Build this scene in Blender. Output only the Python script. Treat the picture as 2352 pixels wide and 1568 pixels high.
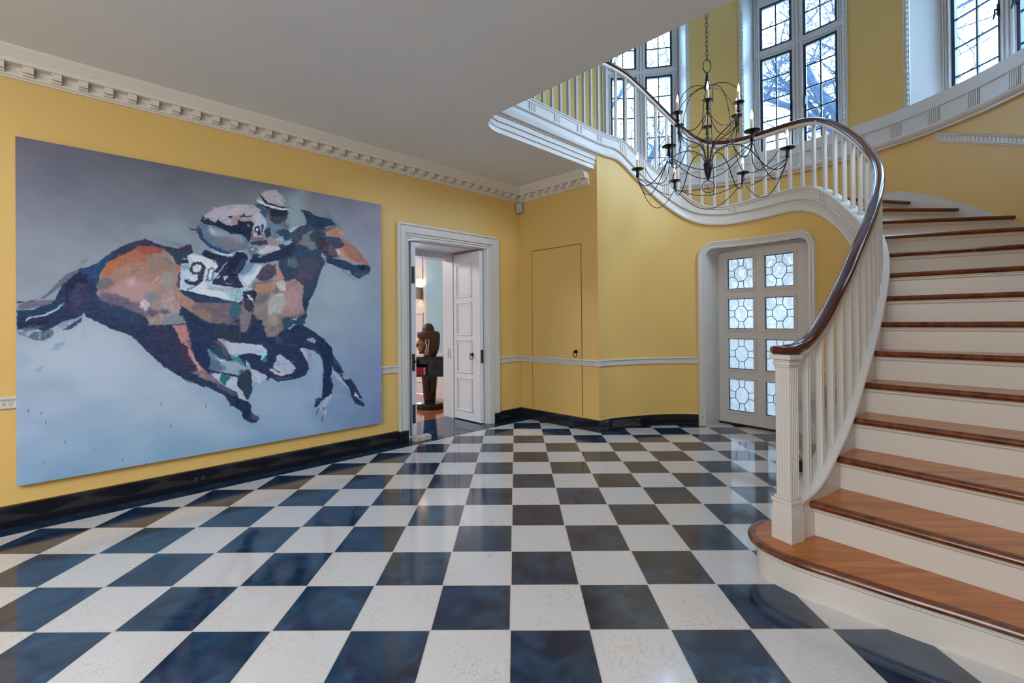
import bpy, bmesh, math, random
import numpy as np
from mathutils import Vector, Matrix
SC=bpy.context.scene
for o in list(bpy.data.objects): bpy.data.objects.remove(o)
C=SC.collection
# ---------------------------------------------------------------- camera
EYE=1.2325
cam_d=bpy.data.cameras.new('camera'); cam=bpy.data.objects.new('camera',cam_d); C.objects.link(cam)
yaw,pit,rol=-0.00746944,0.00484169,-0.00891761
cy_,sy_=math.cos(yaw),math.sin(yaw); cp_,sp_=math.cos(pit),math.sin(pit)
F_=Vector((sy_*cp_,cy_*cp_,sp_)); R_=Vector((cy_,-sy_,0)); U_=R_.cross(F_)
cr_,sr_=math.cos(rol),math.sin(rol)
Rr=R_*cr_+U_*sr_; Ur=-R_*sr_+U_*cr_
cam.matrix_world=Matrix(((Rr.x,Ur.x,-F_.x,0),(Rr.y,Ur.y,-F_.y,0),(Rr.z,Ur.z,-F_.z,EYE),(0,0,0,1)))
cam_d.sensor_width=36; cam_d.lens=1070.682/2352*36
cam_d.shift_y=(734.537-784)/2352
cam_d.clip_start=.05; cam_d.clip_end=200
SC.camera=cam
# ---------------------------------------------------------------- sky, lamps, exposure
W=bpy.data.worlds.new('sky'); SC.world=W; W.use_nodes=True
W.node_tree.nodes['Background'].inputs[0].default_value=(.42,.68,1.0,1)
W.node_tree.nodes['Background'].inputs[1].default_value=16
SC.view_settings.view_transform='Standard'; SC.view_settings.look='None'
SC.view_settings.exposure=0.28; SC.view_settings.gamma=1; SC.view_settings.use_curve_mapping=False
q=math.sqrt(.5)
def ab(a,b,z=0.): return Vector((q*(b-a),q*(a+b),z))
def area(name,loc,target,sx,sy,power,col,spread=180):
    l=bpy.data.lights.new(name,'AREA'); l.shape='RECTANGLE'; l.size=sx; l.size_y=sy; l.energy=power; l.color=col; l.spread=math.radians(spread)
    o=bpy.data.objects.new(name,l); C.objects.link(o); o.location=loc
    o.rotation_euler=(Vector(target)-Vector(loc)).to_track_quat('-Z','Y').to_euler(); return o
LP=dict(back=42,side=270,stair=0,room=125,stair_fill=44)
area('fill_light_behind',ab(-1.4,-3.2,1.7),ab(2.6,1.0,1.3),2.6,2.0,LP['back'],(.93,.96,1))  # added fill behind the camera; the wall there has no window
area('overhead_fill_behind',ab(1.0,-1.9,2.9),ab(1.9,-1.1,0),3.0,2.4,LP['side'],(.93,.97,1))  # added overhead fill for left wall and floor; no fixture is modelled
area('stair_fill_light',(3.55,2.75,3.9),(1.2,5.3,1.9),1.2,1.9,LP['stair_fill'],(.62,.82,1),100)  # added cool fill aimed at the curved wall; no window opens here
area('library_fill',ab(7.6,1.6,2.8),ab(7.6,2.4,0),1.6,1.6,LP['room'],(1,.95,.9))  # added fill to brighten the next room, not a fixture seen there
# ---------------------------------------------------------------- materials
def mat(name,col,rough=.5,metal=0,spec=.5,bump=0,bscale=60,var=0,coat=0,emit=None,es=0):
    m=bpy.data.materials.new(name); m.use_nodes=True; nt=m.node_tree; p=nt.nodes['Principled BSDF']
    c=col if len(col)==4 else tuple(col)+(1,)
    p.inputs['Base Color'].default_value=c; p.inputs['Roughness'].default_value=rough; p.inputs['Metallic'].default_value=metal
    p.inputs['Specular IOR Level'].default_value=spec; p.inputs['Coat Weight'].default_value=coat; p.inputs['Coat Roughness'].default_value=.08
    if emit: p.inputs['Emission Color'].default_value=tuple(emit)+(1,); p.inputs['Emission Strength'].default_value=es
    if bump or var:
        tc=nt.nodes.new('ShaderNodeTexCoord'); n=nt.nodes.new('ShaderNodeTexNoise'); n.inputs['Scale'].default_value=bscale; n.inputs['Detail'].default_value=4
        nt.links.new(tc.outputs['Object'],n.inputs['Vector'])
        if bump:
            b=nt.nodes.new('ShaderNodeBump'); b.inputs['Strength'].default_value=bump; b.inputs['Distance'].default_value=.004
            nt.links.new(n.outputs['Fac'],b.inputs['Height']); nt.links.new(b.outputs['Normal'],p.inputs['Normal'])
        if var:
            n2=nt.nodes.new('ShaderNodeTexNoise'); n2.inputs['Scale'].default_value=1.3; n2.inputs['Detail'].default_value=5; nt.links.new(tc.outputs['Object'],n2.inputs['Vector'])
            r=nt.nodes.new('ShaderNodeMapRange'); r.inputs[1].default_value=.3; r.inputs[2].default_value=.7; r.inputs[3].default_value=1-var; r.inputs[4].default_value=1+var
            nt.links.new(n2.outputs['Fac'],r.inputs[0])
            v=nt.nodes.new('ShaderNodeVectorMath'); v.operation='SCALE'; v.inputs[0].default_value=c[:3]; nt.links.new(r.outputs[0],v.inputs['Scale']); nt.links.new(v.outputs[0],p.inputs['Base Color'])
    return m
M={}
M['yellow']=mat('yellow_wall_paint',(.68,.455,.15),.42,bump=.25,bscale=180,var=.03,spec=.4)
M['white']=mat('cream_white_gloss_paint',(.61,.585,.565),.34,bump=.08,bscale=40)
M['cornice']=mat('plaster_cream',(.66,.61,.54),.5,bump=.1,bscale=60)
M['ceil']=mat('ceiling_paint',(.76,.79,.82),.5,bump=.15,bscale=160,var=.03)
M['doorw']=mat('cool_white_door_paint',(.70,.71,.74),.35)
M['black']=mat('black_marble',(.006,.008,.014),.10,bump=.05,bscale=14,spec=.6)
M['iron']=mat('dark_iron',(.012,.012,.018),.38,metal=.6,bump=.2,bscale=200)
M['steel']=mat('dark_blue_steel_frame',(.014,.028,.05),.4)
M['brass']=mat('aged_brass',(.10,.06,.03),.35,metal=.8)
M['rail']=mat('mahogany_handrail',(.060,.012,.008),.14,spec=.35,coat=.25,var=.25)
M['ebony']=mat('black_lacquer',(.006,.006,.012),.12,coat=.5)
M['candle']=mat('candle_sleeve',(.78,.72,.62),.5)
M['bulb']=mat('candle_flame_bulb',(.9,.8,.6),.2,emit=(1,.62,.25),es=3.2)
M['canvas_side']=mat('canvas_edge',(.62,.60,.58),.8)
M['glasspane']=None
def glassmat(name,tint,rough,gl=.06,trans=0,bump=0):
    m=bpy.data.materials.new(name); m.use_nodes=True; nt=m.node_tree; nt.nodes.clear()
    out=nt.nodes.new('ShaderNodeOutputMaterial'); t=nt.nodes.new('ShaderNodeBsdfTransparent'); t.inputs[0].default_value=tint+(1,)
    g=nt.nodes.new('ShaderNodeBsdfGlossy'); g.inputs['Roughness'].default_value=rough
    lw=nt.nodes.new('ShaderNodeLayerWeight'); lw.inputs[0].default_value=.5; pw=nt.nodes.new('ShaderNodeMath'); pw.operation='POWER'; pw.inputs[1].default_value=4; nt.links.new(lw.outputs['Facing'],pw.inputs[0])
    f=nt.nodes.new('ShaderNodeMath'); f.operation='MULTIPLY_ADD'; f.inputs[1].default_value=.5; f.inputs[2].default_value=.03; nt.links.new(pw.outputs[0],f.inputs[0])
    mx=nt.nodes.new('ShaderNodeMixShader'); nt.links.new(f.outputs[0],mx.inputs[0])
    src=t
    if trans:
        d=nt.nodes.new('ShaderNodeBsdfTranslucent'); d.inputs[0].default_value=(.44,.41,.39,1)
        tc=nt.nodes.new('ShaderNodeTexCoord'); n=nt.nodes.new('ShaderNodeTexNoise'); n.inputs['Scale'].default_value=7; n.inputs['Detail'].default_value=2; n.inputs['Distortion'].default_value=3
        nt.links.new(tc.outputs['Object'],n.inputs['Vector'])
        r=nt.nodes.new('ShaderNodeMapRange'); r.inputs[1].default_value=.38; r.inputs[2].default_value=.62; r.inputs[3].default_value=trans-.22; r.inputs[4].default_value=trans+.22
        nt.links.new(n.outputs['Fac'],r.inputs[0])
        m2=nt.nodes.new('ShaderNodeMixShader'); nt.links.new(r.outputs[0],m2.inputs[0]); nt.links.new(t.outputs[0],m2.inputs[1]); nt.links.new(d.outputs[0],m2.inputs[2]); src=m2
    nt.links.new(src.outputs[0],mx.inputs[1]); nt.links.new(g.outputs[0],mx.inputs[2]); nt.links.new(mx.outputs[0],out.inputs[0]); return m
M['glass']=glassmat('window_glass',(.96,.985,1),.02)
M['lead_glass']=glassmat('textured_leaded_glass',(.37,.335,.31),.1,trans=.5)
def wood(name,c1,c2,scale,rough,axis='X',coat=.4):
    m=bpy.data.materials.new(name); m.use_nodes=True; nt=m.node_tree; p=nt.nodes['Principled BSDF']
    tc=nt.nodes.new('ShaderNodeTexCoord'); mp=nt.nodes.new('ShaderNodeMapping')
    mp.inputs['Rotation'].default_value=(0,0,math.radians(45)); mp.inputs['Scale'].default_value=(2.2,22,8) if axis=='X' else (22,2.2,8)
    n=nt.nodes.new('ShaderNodeTexNoise'); n.inputs['Scale'].default_value=scale; n.inputs['Detail'].default_value=6; n.inputs['Distortion'].default_value=.8
    cr=nt.nodes.new('ShaderNodeValToRGB'); cr.color_ramp.elements[0].position=.32; cr.color_ramp.elements[0].color=c1+(1,); cr.color_ramp.elements[1].position=.68; cr.color_ramp.elements[1].color=c2+(1,)
    nt.links.new(tc.outputs['Object'],mp.inputs[0]); nt.links.new(mp.outputs[0],n.inputs['Vector']); nt.links.new(n.outputs['Fac'],cr.inputs[0]); nt.links.new(cr.outputs[0],p.inputs['Base Color'])
    p.inputs['Roughness'].default_value=rough; p.inputs['Coat Weight'].default_value=coat; p.inputs['Coat Roughness'].default_value=.12
    return m
M['oak']=wood('honey_oak',(.34,.085,.010),(.60,.20,.026),1.0,.3,'X',.12)
M['oak_edge']=wood('dark_oak_nosing',(.06,.012,.004),(.20,.05,.014),1.4,.3,'X')
M['carved']=wood('carved_brown_wood',(.10,.035,.015),(.30,.14,.06),3,.4,'X',.2)
M['hairwood']=wood('dark_carved_wood',(.022,.010,.007),(.10,.05,.03),4,.5,'X',0)
M['palewood']=wood('pale_wood',(.34,.30,.27),(.55,.50,.46),2,.6,'X',0)
M['parquet']=wood('red_parquet',(.28,.07,.02),(.50,.17,.06),.9,.14,'X',.6)
M['bluewall']=mat('pale_blue_wall',(.30,.46,.53),.6)
M['fabric']=mat('grey_linen',(.50,.48,.50),.9,bump=.4,bscale=400)
M['fabric2']=mat('taupe_linen',(.34,.30,.26),.9,bump=.4,bscale=400)
M['red']=mat('red_book_cloth',(.42,.02,.05),.55)
M['paper']=mat('page_edges',(.62,.56,.46),.8)
M['bark']=mat('grey_bark',(.016,.028,.050),.9,bump=.5,bscale=20,var=.25)
M['stone']=mat('pale_stone_paving',(.50,.52,.53),.7,var=.1)
M['beige']=mat('beige_plastic',(.42,.38,.34),.5)
M['shade']=mat('grey_lamp_shade',(.35,.35,.32),.6)
M['warmglow']=mat('sconce_bulb',(1,.8,.5),.4,emit=(1,.75,.35),es=18)
M['darkgap']=mat('dark_gap',(.16,.11,.04),.8)
M['hole']=mat('black_hole',(.01,.01,.01),.8)
def floor_mat():
    m=bpy.data.materials.new('chequered_marble'); m.use_nodes=True; nt=m.node_tree; p=nt.nodes['Principled BSDF']; N=nt.nodes.new; L=nt.links.new
    def mth(op,a,b=None,c=None):
        n=N('ShaderNodeMath'); n.operation=op
        for i,v in enumerate((a,b,c)):
            if v is None: continue
            if isinstance(v,(int,float)): n.inputs[i].default_value=v
            else: L(v,n.inputs[i])
        return n.outputs[0]
    tc=N('ShaderNodeTexCoord'); sp=N('ShaderNodeSeparateXYZ'); L(tc.outputs['Object'],sp.inputs[0])
    X,Y=sp.outputs[0],sp.outputs[1]
    u=mth('DIVIDE',mth('SUBTRACT',X,-0.0323),.32); v=mth('DIVIDE',mth('SUBTRACT',Y,1.8722),.32)
    fu=mth('FLOOR',u); fv=mth('FLOOR',v)
    par=mth('FLOORED_MODULO',mth('ADD',fu,fv),2.0)      # 0 white, 1 black
    du=mth('SUBTRACT',u,fu); dv=mth('SUBTRACT',v,fv)
    e=mth('MINIMUM',mth('MINIMUM',du,mth('SUBTRACT',1,du)),mth('MINIMUM',dv,mth('SUBTRACT',1,dv)))
    a=mth('MULTIPLY',mth('SUBTRACT',Y,X),q)
    border=mth('GREATER_THAN',a,4.057)
    bl=mth('LESS_THAN',mth('ABSOLUTE',mth('SUBTRACT',a,4.057)),.0025)
    grout=mth('MAXIMUM',mth('MULTIPLY',mth('LESS_THAN',e,.0085),mth('SUBTRACT',1,border)),bl)
    cb=N('ShaderNodeCombineXYZ'); L(fu,cb.inputs[0]); L(fv,cb.inputs[1])
    wn=N('ShaderNodeTexWhiteNoise'); wn.noise_dimensions='3D'; L(cb.outputs[0],wn.inputs[0])
    # offset the vein pattern per tile
    off=N('ShaderNodeVectorMath'); off.operation='MULTIPLY_ADD'; L(wn.outputs['Color'],off.inputs[0]); off.inputs[1].default_value=(9,9,9); L(tc.outputs['Object'],off.inputs[2])
    ns=N('ShaderNodeTexNoise'); ns.inputs['Scale'].default_value=7; ns.inputs['Detail'].default_value=5; L(off.outputs[0],ns.inputs['Vector'])
    ds=N('ShaderNodeVectorMath'); ds.operation='MULTIPLY_ADD'; L(ns.outputs['Color'],ds.inputs[0]); ds.inputs[1].default_value=(.13,.13,.13); L(off.outputs[0],ds.inputs[2])
    vo=N('ShaderNodeTexVoronoi'); vo.feature='DISTANCE_TO_EDGE'; vo.inputs['Scale'].default_value=31; L(ds.outputs[0],vo.inputs['Vector'])
    vein=mth('SUBTRACT',1,mth('MINIMUM',mth('MULTIPLY',vo.outputs[0],17.0),1.0))
    fade=N('ShaderNodeTexNoise'); fade.inputs['Scale'].default_value=5; fade.inputs['Detail'].default_value=3; L(off.outputs[0],fade.inputs['Vector'])
    fr=N('ShaderNodeMapRange'); fr.inputs[1].default_value=.30; fr.inputs[2].default_value=.72; L(fade.outputs[0],fr.inputs[0])
    vs=mth('MULTIPLY',mth('MULTIPLY',vein,vein),mth('MULTIPLY',fr.outputs[0],.85))
    cw=N('ShaderNodeMix'); cw.data_type='RGBA'; L(fade.outputs[0],cw.inputs[0]); cw.inputs[6].default_value=(.58,.59,.63,1); cw.inputs[7].default_value=(.65,.62,.61,1)
    cv=N('ShaderNodeMix'); cv.data_type='RGBA'; L(vs,cv.inputs[0]); L(cw.outputs[2],cv.inputs[6]); cv.inputs[7].default_value=(.33,.31,.29,1)
    bn=N('ShaderNodeTexNoise'); bn.inputs['Scale'].default_value=6; bn.inputs['Detail'].default_value=7; bn.inputs['Distortion'].default_value=1.2; L(off.outputs[0],bn.inputs['Vector'])
    cr=N('ShaderNodeValToRGB'); r=cr.color_ramp; r.elements[0].position=.35; r.elements[0].color=(.003,.016,.046,1); r.elements[1].position=.75; r.elements[1].color=(.022,.066,.135,1); L(bn.outputs[0],cr.inputs[0])
    tint=N('ShaderNodeMix'); tint.data_type='RGBA'; tint.blend_type='MULTIPLY'; tint.inputs[0].default_value=.25; L(cv.outputs[2],tint.inputs[6]); L(wn.outputs['Color'],tint.inputs[7])
    m1=N('ShaderNodeMix'); m1.data_type='RGBA'; L(mth('MAXIMUM',par,border),m1.inputs[0]); L(cv.outputs[2],m1.inputs[6]); L(cr.outputs[0],m1.inputs[7])
    m2=N('ShaderNodeMix'); m2.data_type='RGBA'; L(grout,m2.inputs[0]); L(m1.outputs[2],m2.inputs[6]); m2.inputs[7].default_value=(.55,.50,.46,1)
    L(m2.outputs[2],p.inputs['Base Color'])
    rr=N('ShaderNodeMapRange'); L(fade.outputs[0],rr.inputs[0]); rr.inputs[3].default_value=.05; rr.inputs[4].default_value=.15; L(rr.outputs[0],p.inputs['Roughness'])
    p.inputs['Specular IOR Level'].default_value=.8
    b=N('ShaderNodeBump'); b.inputs['Strength'].default_value=.12; b.inputs['Distance'].default_value=.003; wv=N('ShaderNodeTexNoise'); wv.inputs['Scale'].default_value=5; wv.inputs['Detail'].default_value=3; L(tc.outputs['Object'],wv.inputs['Vector']); L(wv.outputs[0],b.inputs['Height']); L(b.outputs[0],p.inputs['Normal'])
    return m
M['floor']=floor_mat()
# ---------------------------------------------------------------- mesh helpers
class MB:
    def __init__(s): s.v=[]; s.f=[]; s.mi=[]
    def add(s,vs,fs,mi=0):
        n=len(s.v); s.v+= [tuple(v) for v in vs]; s.f+=[tuple(i+n for i in f) for f in fs]; s.mi+=[mi]*len(fs); return s
    def hexa(s,c,mi=0):   # 8 corners: bottom 4, top 4
        return s.add(c,[(0,3,2,1),(4,5,6,7),(0,1,5,4),(1,2,6,5),(2,3,7,6),(3,0,4,7)],mi)
    def box(s,x0,x1,y0,y1,z0,z1,mi=0): return s.hexa([(x0,y0,z0),(x1,y0,z0),(x1,y1,z0),(x0,y1,z0),(x0,y0,z1),(x1,y0,z1),(x1,y1,z1),(x0,y1,z1)],mi)
    def abox(s,a0,a1,b0,b1,z0,z1,mi=0):
        P=[(a0,b0),(a1,b0),(a1,b1),(a0,b1)]
        return s.hexa([ab(a,b,z0) for a,b in P]+[ab(a,b,z1) for a,b in P],mi)
    def obox(s,c,ux,uy,hx,hy,z0,z1,mi=0):   # oriented box, ux/uy 2D unit dirs
        P=[(-hx,-hy),(hx,-hy),(hx,hy),(-hx,hy)]
        w=[(c[0]+ux[0]*i+uy[0]*j,c[1]+ux[1]*i+uy[1]*j) for i,j in P]
        return s.hexa([(x,y,z0) for x,y in w]+[(x,y,z1) for x,y in w],mi)
    def prism(s,poly,z0,z1,mi=0):
        n=len(poly); vs=[(p[0],p[1],z0) for p in poly]+[(p[0],p[1],z1) for p in poly]
        return s.add(vs,[tuple(range(n))[::-1],tuple(range(n,2*n))]+[(i,(i+1)%n,n+(i+1)%n,n+i) for i in range(n)],mi)
    def loft(s,rings,closed=True,caps=True,mi=0):
        n=len(rings[0]); vs=[p for r in rings for p in r]; fs=[]
        for k in range(len(rings)-1):
            for i in range(n if closed else n-1):
                j=(i+1)%n; fs.append((k*n+i,k*n+j,(k+1)*n+j,(k+1)*n+i))
        if caps and closed: fs+=[tuple(range(n))[::-1],tuple((len(rings)-1)*n+i for i in range(n))]
        return s.add(vs,fs,mi)
    def lathe(s,c,prof,n=24,mi=0):
        return s.loft([[(c[0]+r*math.cos(2*math.pi*i/n),c[1]+r*math.sin(2*math.pi*i/n),c[2]+z) for i in range(n)] for r,z in prof],mi=mi)
    def tube(s,pts,r,n=6,mi=0,closed=False):
        pts=[Vector(p) for p in pts]; rings=[]; up=Vector((0,0,1)); prev=None
        rr=r if isinstance(r,(list,tuple)) else [r]*len(pts)
        for i,p in enumerate(pts):
            if closed: t=pts[(i+1)%len(pts)]-pts[i-1]
            else: t=pts[min(i+1,len(pts)-1)]-pts[max(i-1,0)]
            if t.length<1e-9: t=Vector((0,0,1))
            t.normalize()
            if prev is None:
                a=up if abs(t.z)<.9 else Vector((1,0,0)); x=a.cross(t).normalized()
            else:
                x=prev-t*prev.dot(t); x=x.normalized() if x.length>1e-6 else Vector((1,0,0))
            prev=x; y=t.cross(x)
            rings.append([tuple(p+x*math.cos(2*math.pi*k/n)*rr[i]+y*math.sin(2*math.pi*k/n)*rr[i]) for k in range(n)])
        if closed: rings.append(rings[0]); return s.loft(rings,caps=False,mi=mi)
        return s.loft(rings,mi=mi)
    def sphere(s,c,r,n=16,m=10,mi=0):
        r=r if isinstance(r,(tuple,list)) else (r,r,r); rings=[]
        for j in range(m+1):
            t=math.pi*j/m; q0=max(math.sin(t),.002)
            rings.append([(c[0]+r[0]*q0*math.cos(2*math.pi*i/n),c[1]+r[1]*q0*math.sin(2*math.pi*i/n),c[2]-r[2]*math.cos(t)) for i in range(n)])
        return s.loft(rings,mi=mi)
    def arc(s,cx,cy,r0,r1,t0,t1,z0,z1,n=None,mi=0):
        n=n or max(1,int(abs(t1-t0)/2.5)+1); rings=[]
        for i in range(n+1):
            t=math.radians(t0+(t1-t0)*i/n); c,d=math.cos(t),math.sin(t)
            rings.append([(cx+r0*c,cy+r0*d,z0),(cx+r1*c,cy+r1*d,z0),(cx+r1*c,cy+r1*d,z1),(cx+r0*c,cy+r0*d,z1)])
        return s.loft(rings,mi=mi)
    def arcprof(s,cx,cy,prof,t0,t1,n=None,mi=0):   # prof: closed list (r,z)
        n=n or max(1,int(abs(t1-t0)/2.5)+1)
        return s.loft([[(cx+r*math.cos(math.radians(t0+(t1-t0)*i/n)),cy+r*math.sin(math.radians(t0+(t1-t0)*i/n)),z) for r,z in prof] for i in range(n+1)],mi=mi)
    def build(s,name,m,parent=None,smooth=True,bevel=0,ang=35):
        me=bpy.data.meshes.new(name); me.from_pydata(s.v,[],s.f)
        ms=m if isinstance(m,(list,tuple)) else [m]
        for x in ms: me.materials.append(M[x] if isinstance(x,str) else x)
        for i,p in enumerate(me.polygons): p.material_index=min(s.mi[i],len(ms)-1)
        b=bmesh.new(); b.from_mesh(me); bmesh.ops.recalc_face_normals(b,faces=b.faces); b.to_mesh(me); b.free()
        if smooth: me.shade_smooth(); me.set_sharp_from_angle(angle=math.radians(ang))
        o=bpy.data.objects.new(name,me); C.objects.link(o)
        if bevel:
            bv=o.modifiers.new('bevel','BEVEL'); bv.width=bevel; bv.segments=2; bv.limit_method='ANGLE'; bv.angle_limit=math.radians(50)
        if parent is not None: o.parent=parent; o.matrix_parent_inverse=parent.matrix_world.inverted()
        return o
def thing(name,label,cat,loc=(0,0,0),group=None):
    o=bpy.data.objects.new(name,None); o.empty_display_size=.1; C.objects.link(o); o.location=loc; o.matrix_world=Matrix.Translation(Vector(loc))
    o['label']=label; o['category']=cat
    if group: o['group']=group
    return o
def tag(o,label,cat,group=None):
    o['label']=label; o['category']=cat
    if group: o['group']=group
    return o
def struct(o,label=None):
    o['kind']='structure'
    if label: o['label']=label
    return o
def sempty(name,loc=(0,0,0),label=None):
    o=bpy.data.objects.new(name,None); C.objects.link(o); o.location=loc; o.matrix_world=Matrix.Translation(Vector(loc)); return struct(o,label)
def lerp(tab,x):
    if x<=tab[0][0]: return tab[0][1]
    for (a,b),(c,d) in zip(tab,tab[1:]):
        if x<=c: return b+(d-b)*(x-a)/(c-a)
    return tab[-1][1]
# ---------------------------------------------------------------- constants of the hall
AW=4.237; BW=4.33; ACOR=3.06; BEDGE=2.6; CEIL=2.94; UPZ=3.29; TOPZ=5.9
O=(1.6,4.05); RW=2.53
def oc(t,r): return (O[0]+r*math.cos(math.radians(t)),O[1]+r*math.sin(math.radians(t)))
# ---------------------------------------------------------------- floor, ceilings, walls
b=MB(); b.prism([ab(4.99,-3.6),ab(4.99,4.9),(1.2,6.9),oc(62,2.7),oc(45,2.7),oc(25,2.7),(4.6,3.6),(3.2,1.2),ab(-3.7,2.7),ab(-3.7,-3.6)],-.06,0)
struct(b.build('floor','floor'),'black and cream chequered marble floor')
b=MB(); b.abox(4.99,11,-2,4.57,-.06,-.002); struct(b.build('floor_library','parquet'),'reddish wooden floor beyond the open double door')
# ceiling slab with a rounded corner at the stair opening
cr=.26; arcp=[]
for i in range(9):
    t=math.pi/2*i/8; arcp.append(ab(ACOR+cr-cr*math.sin(t)-0,BEDGE+cr-cr*math.cos(t)))
# corner: edge along b=BEDGE (a<ACOR) turns to edge along a=ACOR (b>BEDGE); the opening side is a<ACOR, b>BEDGE
arcp=[]
for i in range(11):
    t=math.pi/2*i/10; arcp.append(ab(ACOR-cr+cr*math.sin(t),BEDGE+cr-cr*math.cos(t)))
ARC=arcp
poly=[ab(-3.7,-3.6),ab(-3.7,BEDGE)]+arcp+[ab(ACOR,BW),ab(4.99,BW),ab(4.99,-3.6)]
b=MB(); b.prism(poly,CEIL,CEIL+.05); struct(b.build('ceiling','ceil',smooth=False),'flat grey-white plaster ceiling of the hall')
b=MB(); b.prism([ab(-3.7,-3.6),ab(-3.7,BEDGE)]+arcp+[ab(ACOR,4.42),(.95,5.3),oc(105,RW+.02),oc(120,RW+.05),oc(135,RW+.1),ab(4.99,3.9),ab(4.99,-3.6)],CEIL+.05,UPZ)
struct(b.build('floor_upper','white',smooth=False))
b=MB(); b.prism([ab(-3.7,-3.6),ab(-3.7,2.75),(3.3,2.0),(3.9,2.9)]+[oc(t,RW+.27) for t in range(-12,137,6)]+[ab(4.99,3.0),ab(4.99,-3.6)],TOPZ,TOPZ+.1); struct(b.build('ceiling_upper','ceil',smooth=False))
b=MB(); b.abox(4.99,11,-2,4.57,CEIL,CEIL+.1); struct(b.build('ceiling_library','ceil'))
# left wall with the double-door opening
DB0,DB1,DZ=2.64,3.78,2.15
b=MB()
b.abox(AW,4.99,-3.6,DB0,0,TOPZ); b.abox(AW,4.99,DB0,DB1,DZ,TOPZ); b.abox(AW,4.99,DB1,4.58,0,TOPZ)
struct(b.build('wall_left','yellow',smooth=False),'long yellow wall with the horse painting')
b=MB(); b.abox(ACOR-.034,AW,BW,BW+.1,0,CEIL+.02); struct(b.build('wall_recess','yellow',smooth=False),'short yellow wall with the concealed door')
b=MB(); b.abox(-3.7,4.99,-3.7,-3.6,0,TOPZ); struct(b.build('wall_behind','yellow',smooth=False))
b=MB(); b.abox(-3.8,-3.7,-3.7,2.7,0,TOPZ); struct(b.build('wall_side','yellow',smooth=False))
# outer stair wall: circle, then a gentle run down to the hall
lowp=[oc(-10,RW),(3.90,3.20),(3.62,2.72),(3.25,2.22),(2.80,1.75),(2.42,1.22),ab(-.86,2.70),ab(-3.7,2.70)]
WT=[(17.4,-11.0,'window_3'),(56.5,30.0,'window_2'),(97.5,71.0,'window_1')]
WZ0,WZ1=3.30,5.60
b=MB()
def wseg(t0,t1,z0,z1): b.arc(O[0],O[1],RW,RW+.26,t0,t1,z0,z1)
wseg(-14,26,0,3.30); wseg(62,80,0,2.95); wseg(26,62,2.42,3.30); wseg(62,136,2.95,3.30)
wseg(-14,136,WZ1,TOPZ)
wseg(-14,-11,3.3,WZ1); wseg(17.4,30,3.3,WZ1); wseg(56.5,71,3.3,WZ1); wseg(97.5,136,3.3,WZ1)
wall=b.build('wall_stair','yellow'); struct(wall,'curved yellow outer wall of the stair hall')
b=MB()
inn=[Vector(p).to_2d() if len(p)==3 else Vector(p) for p in [oc(-13,RW)]+lowp[1:]]
out=[]
for i,p in enumerate(inn):
    t=(inn[min(i+1,len(inn)-1)]-inn[max(i-1,0)]).normalized(); out.append(p+Vector((-t.y,t.x))*.2)
for i in range(len(inn)-1):
    c=[inn[i],inn[i+1],out[i+1],out[i]]
    b.hexa([(p.x,p.y,0) for p in c]+[(p.x,p.y,TOPZ) for p in c])
struct(b.build('wall_right','yellow'))
# library room walls
b=MB(); b.abox(6.74,7.26,4.57,4.67,0,CEIL); b.abox(7.26,11,4.57,4.67,0,.5); b.abox(7.26,11,4.57,4.67,2.6,CEIL); b.abox(8.4,11,4.57,4.67,.5,2.6)
b.abox(4.99,6.74,4.57,4.67,0,.72)
b.abox(5.0,6.74,4.555,4.57,.70,.735); b.abox(5.0,6.74,4.55,4.57,.0,.13)
for z0,z1 in ((.80,1.42),(1.98,2.55),(.2,.66)):
    for s0,s1,u0,u1 in ((6.82,7.18,z0,z0+.03),(6.82,7.18,z1-.03,z1),(6.82,6.85,z0+.03,z1-.03),(7.15,7.18,z0+.03,z1-.03)): b.abox(s0,s1,4.552,4.57,u0,u1)
struct(b.build('wall_library','white',smooth=False),'white panelled wall beyond the open double door')
b=MB(); b.abox(4.99,6.74,4.57,4.67,.72,CEIL); struct(b.build('wall_library_blue','bluewall',smooth=False),'pale blue wall beyond the open double door')
b=MB(); b.abox(11,11.1,-2,4.6,0,CEIL); b.abox(4.99,11,-2.1,-2,0,CEIL); struct(b.build('wall_library_far','white',smooth=False))
# ---------------------------------------------------------------- inner (stringer) path
PTS=[(1.31,2.27),(1.50,2.37),(1.70,2.51),(1.92,2.68),(2.15,2.87),(2.40,3.11),(2.62,3.36),(2.80,3.63),(2.92,3.90),(2.99,4.2),(3.0,4.5),(2.94,4.78),(2.80,5.05),(2.60,5.28),(2.3,5.48),(2.0,5.575),(1.65,5.555),(1.3,5.45),(1.08,5.36),(0.92,5.24),(0.7,5.02),(.4,4.72),(.1,4.42),(-.10,4.22)]
def catmull(P,n=14):
    P=[np.array(p,float) for p in P]; P=[2*P[0]-P[1]]+P+[2*P[-1]-P[-2]]; o=[]
    for i in range(1,len(P)-2):
        for k in range(n):
            t=k/n; a,b_,c,d=P[i-1:i+3]
            o.append(.5*((2*b_)+(c-a)*t+(2*a-5*b_+4*c-d)*t*t+(3*b_-a-3*c+d)*t**3))
    o.append(P[-2]); return np.array(o)
PATH=catmull(PTS)
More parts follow.
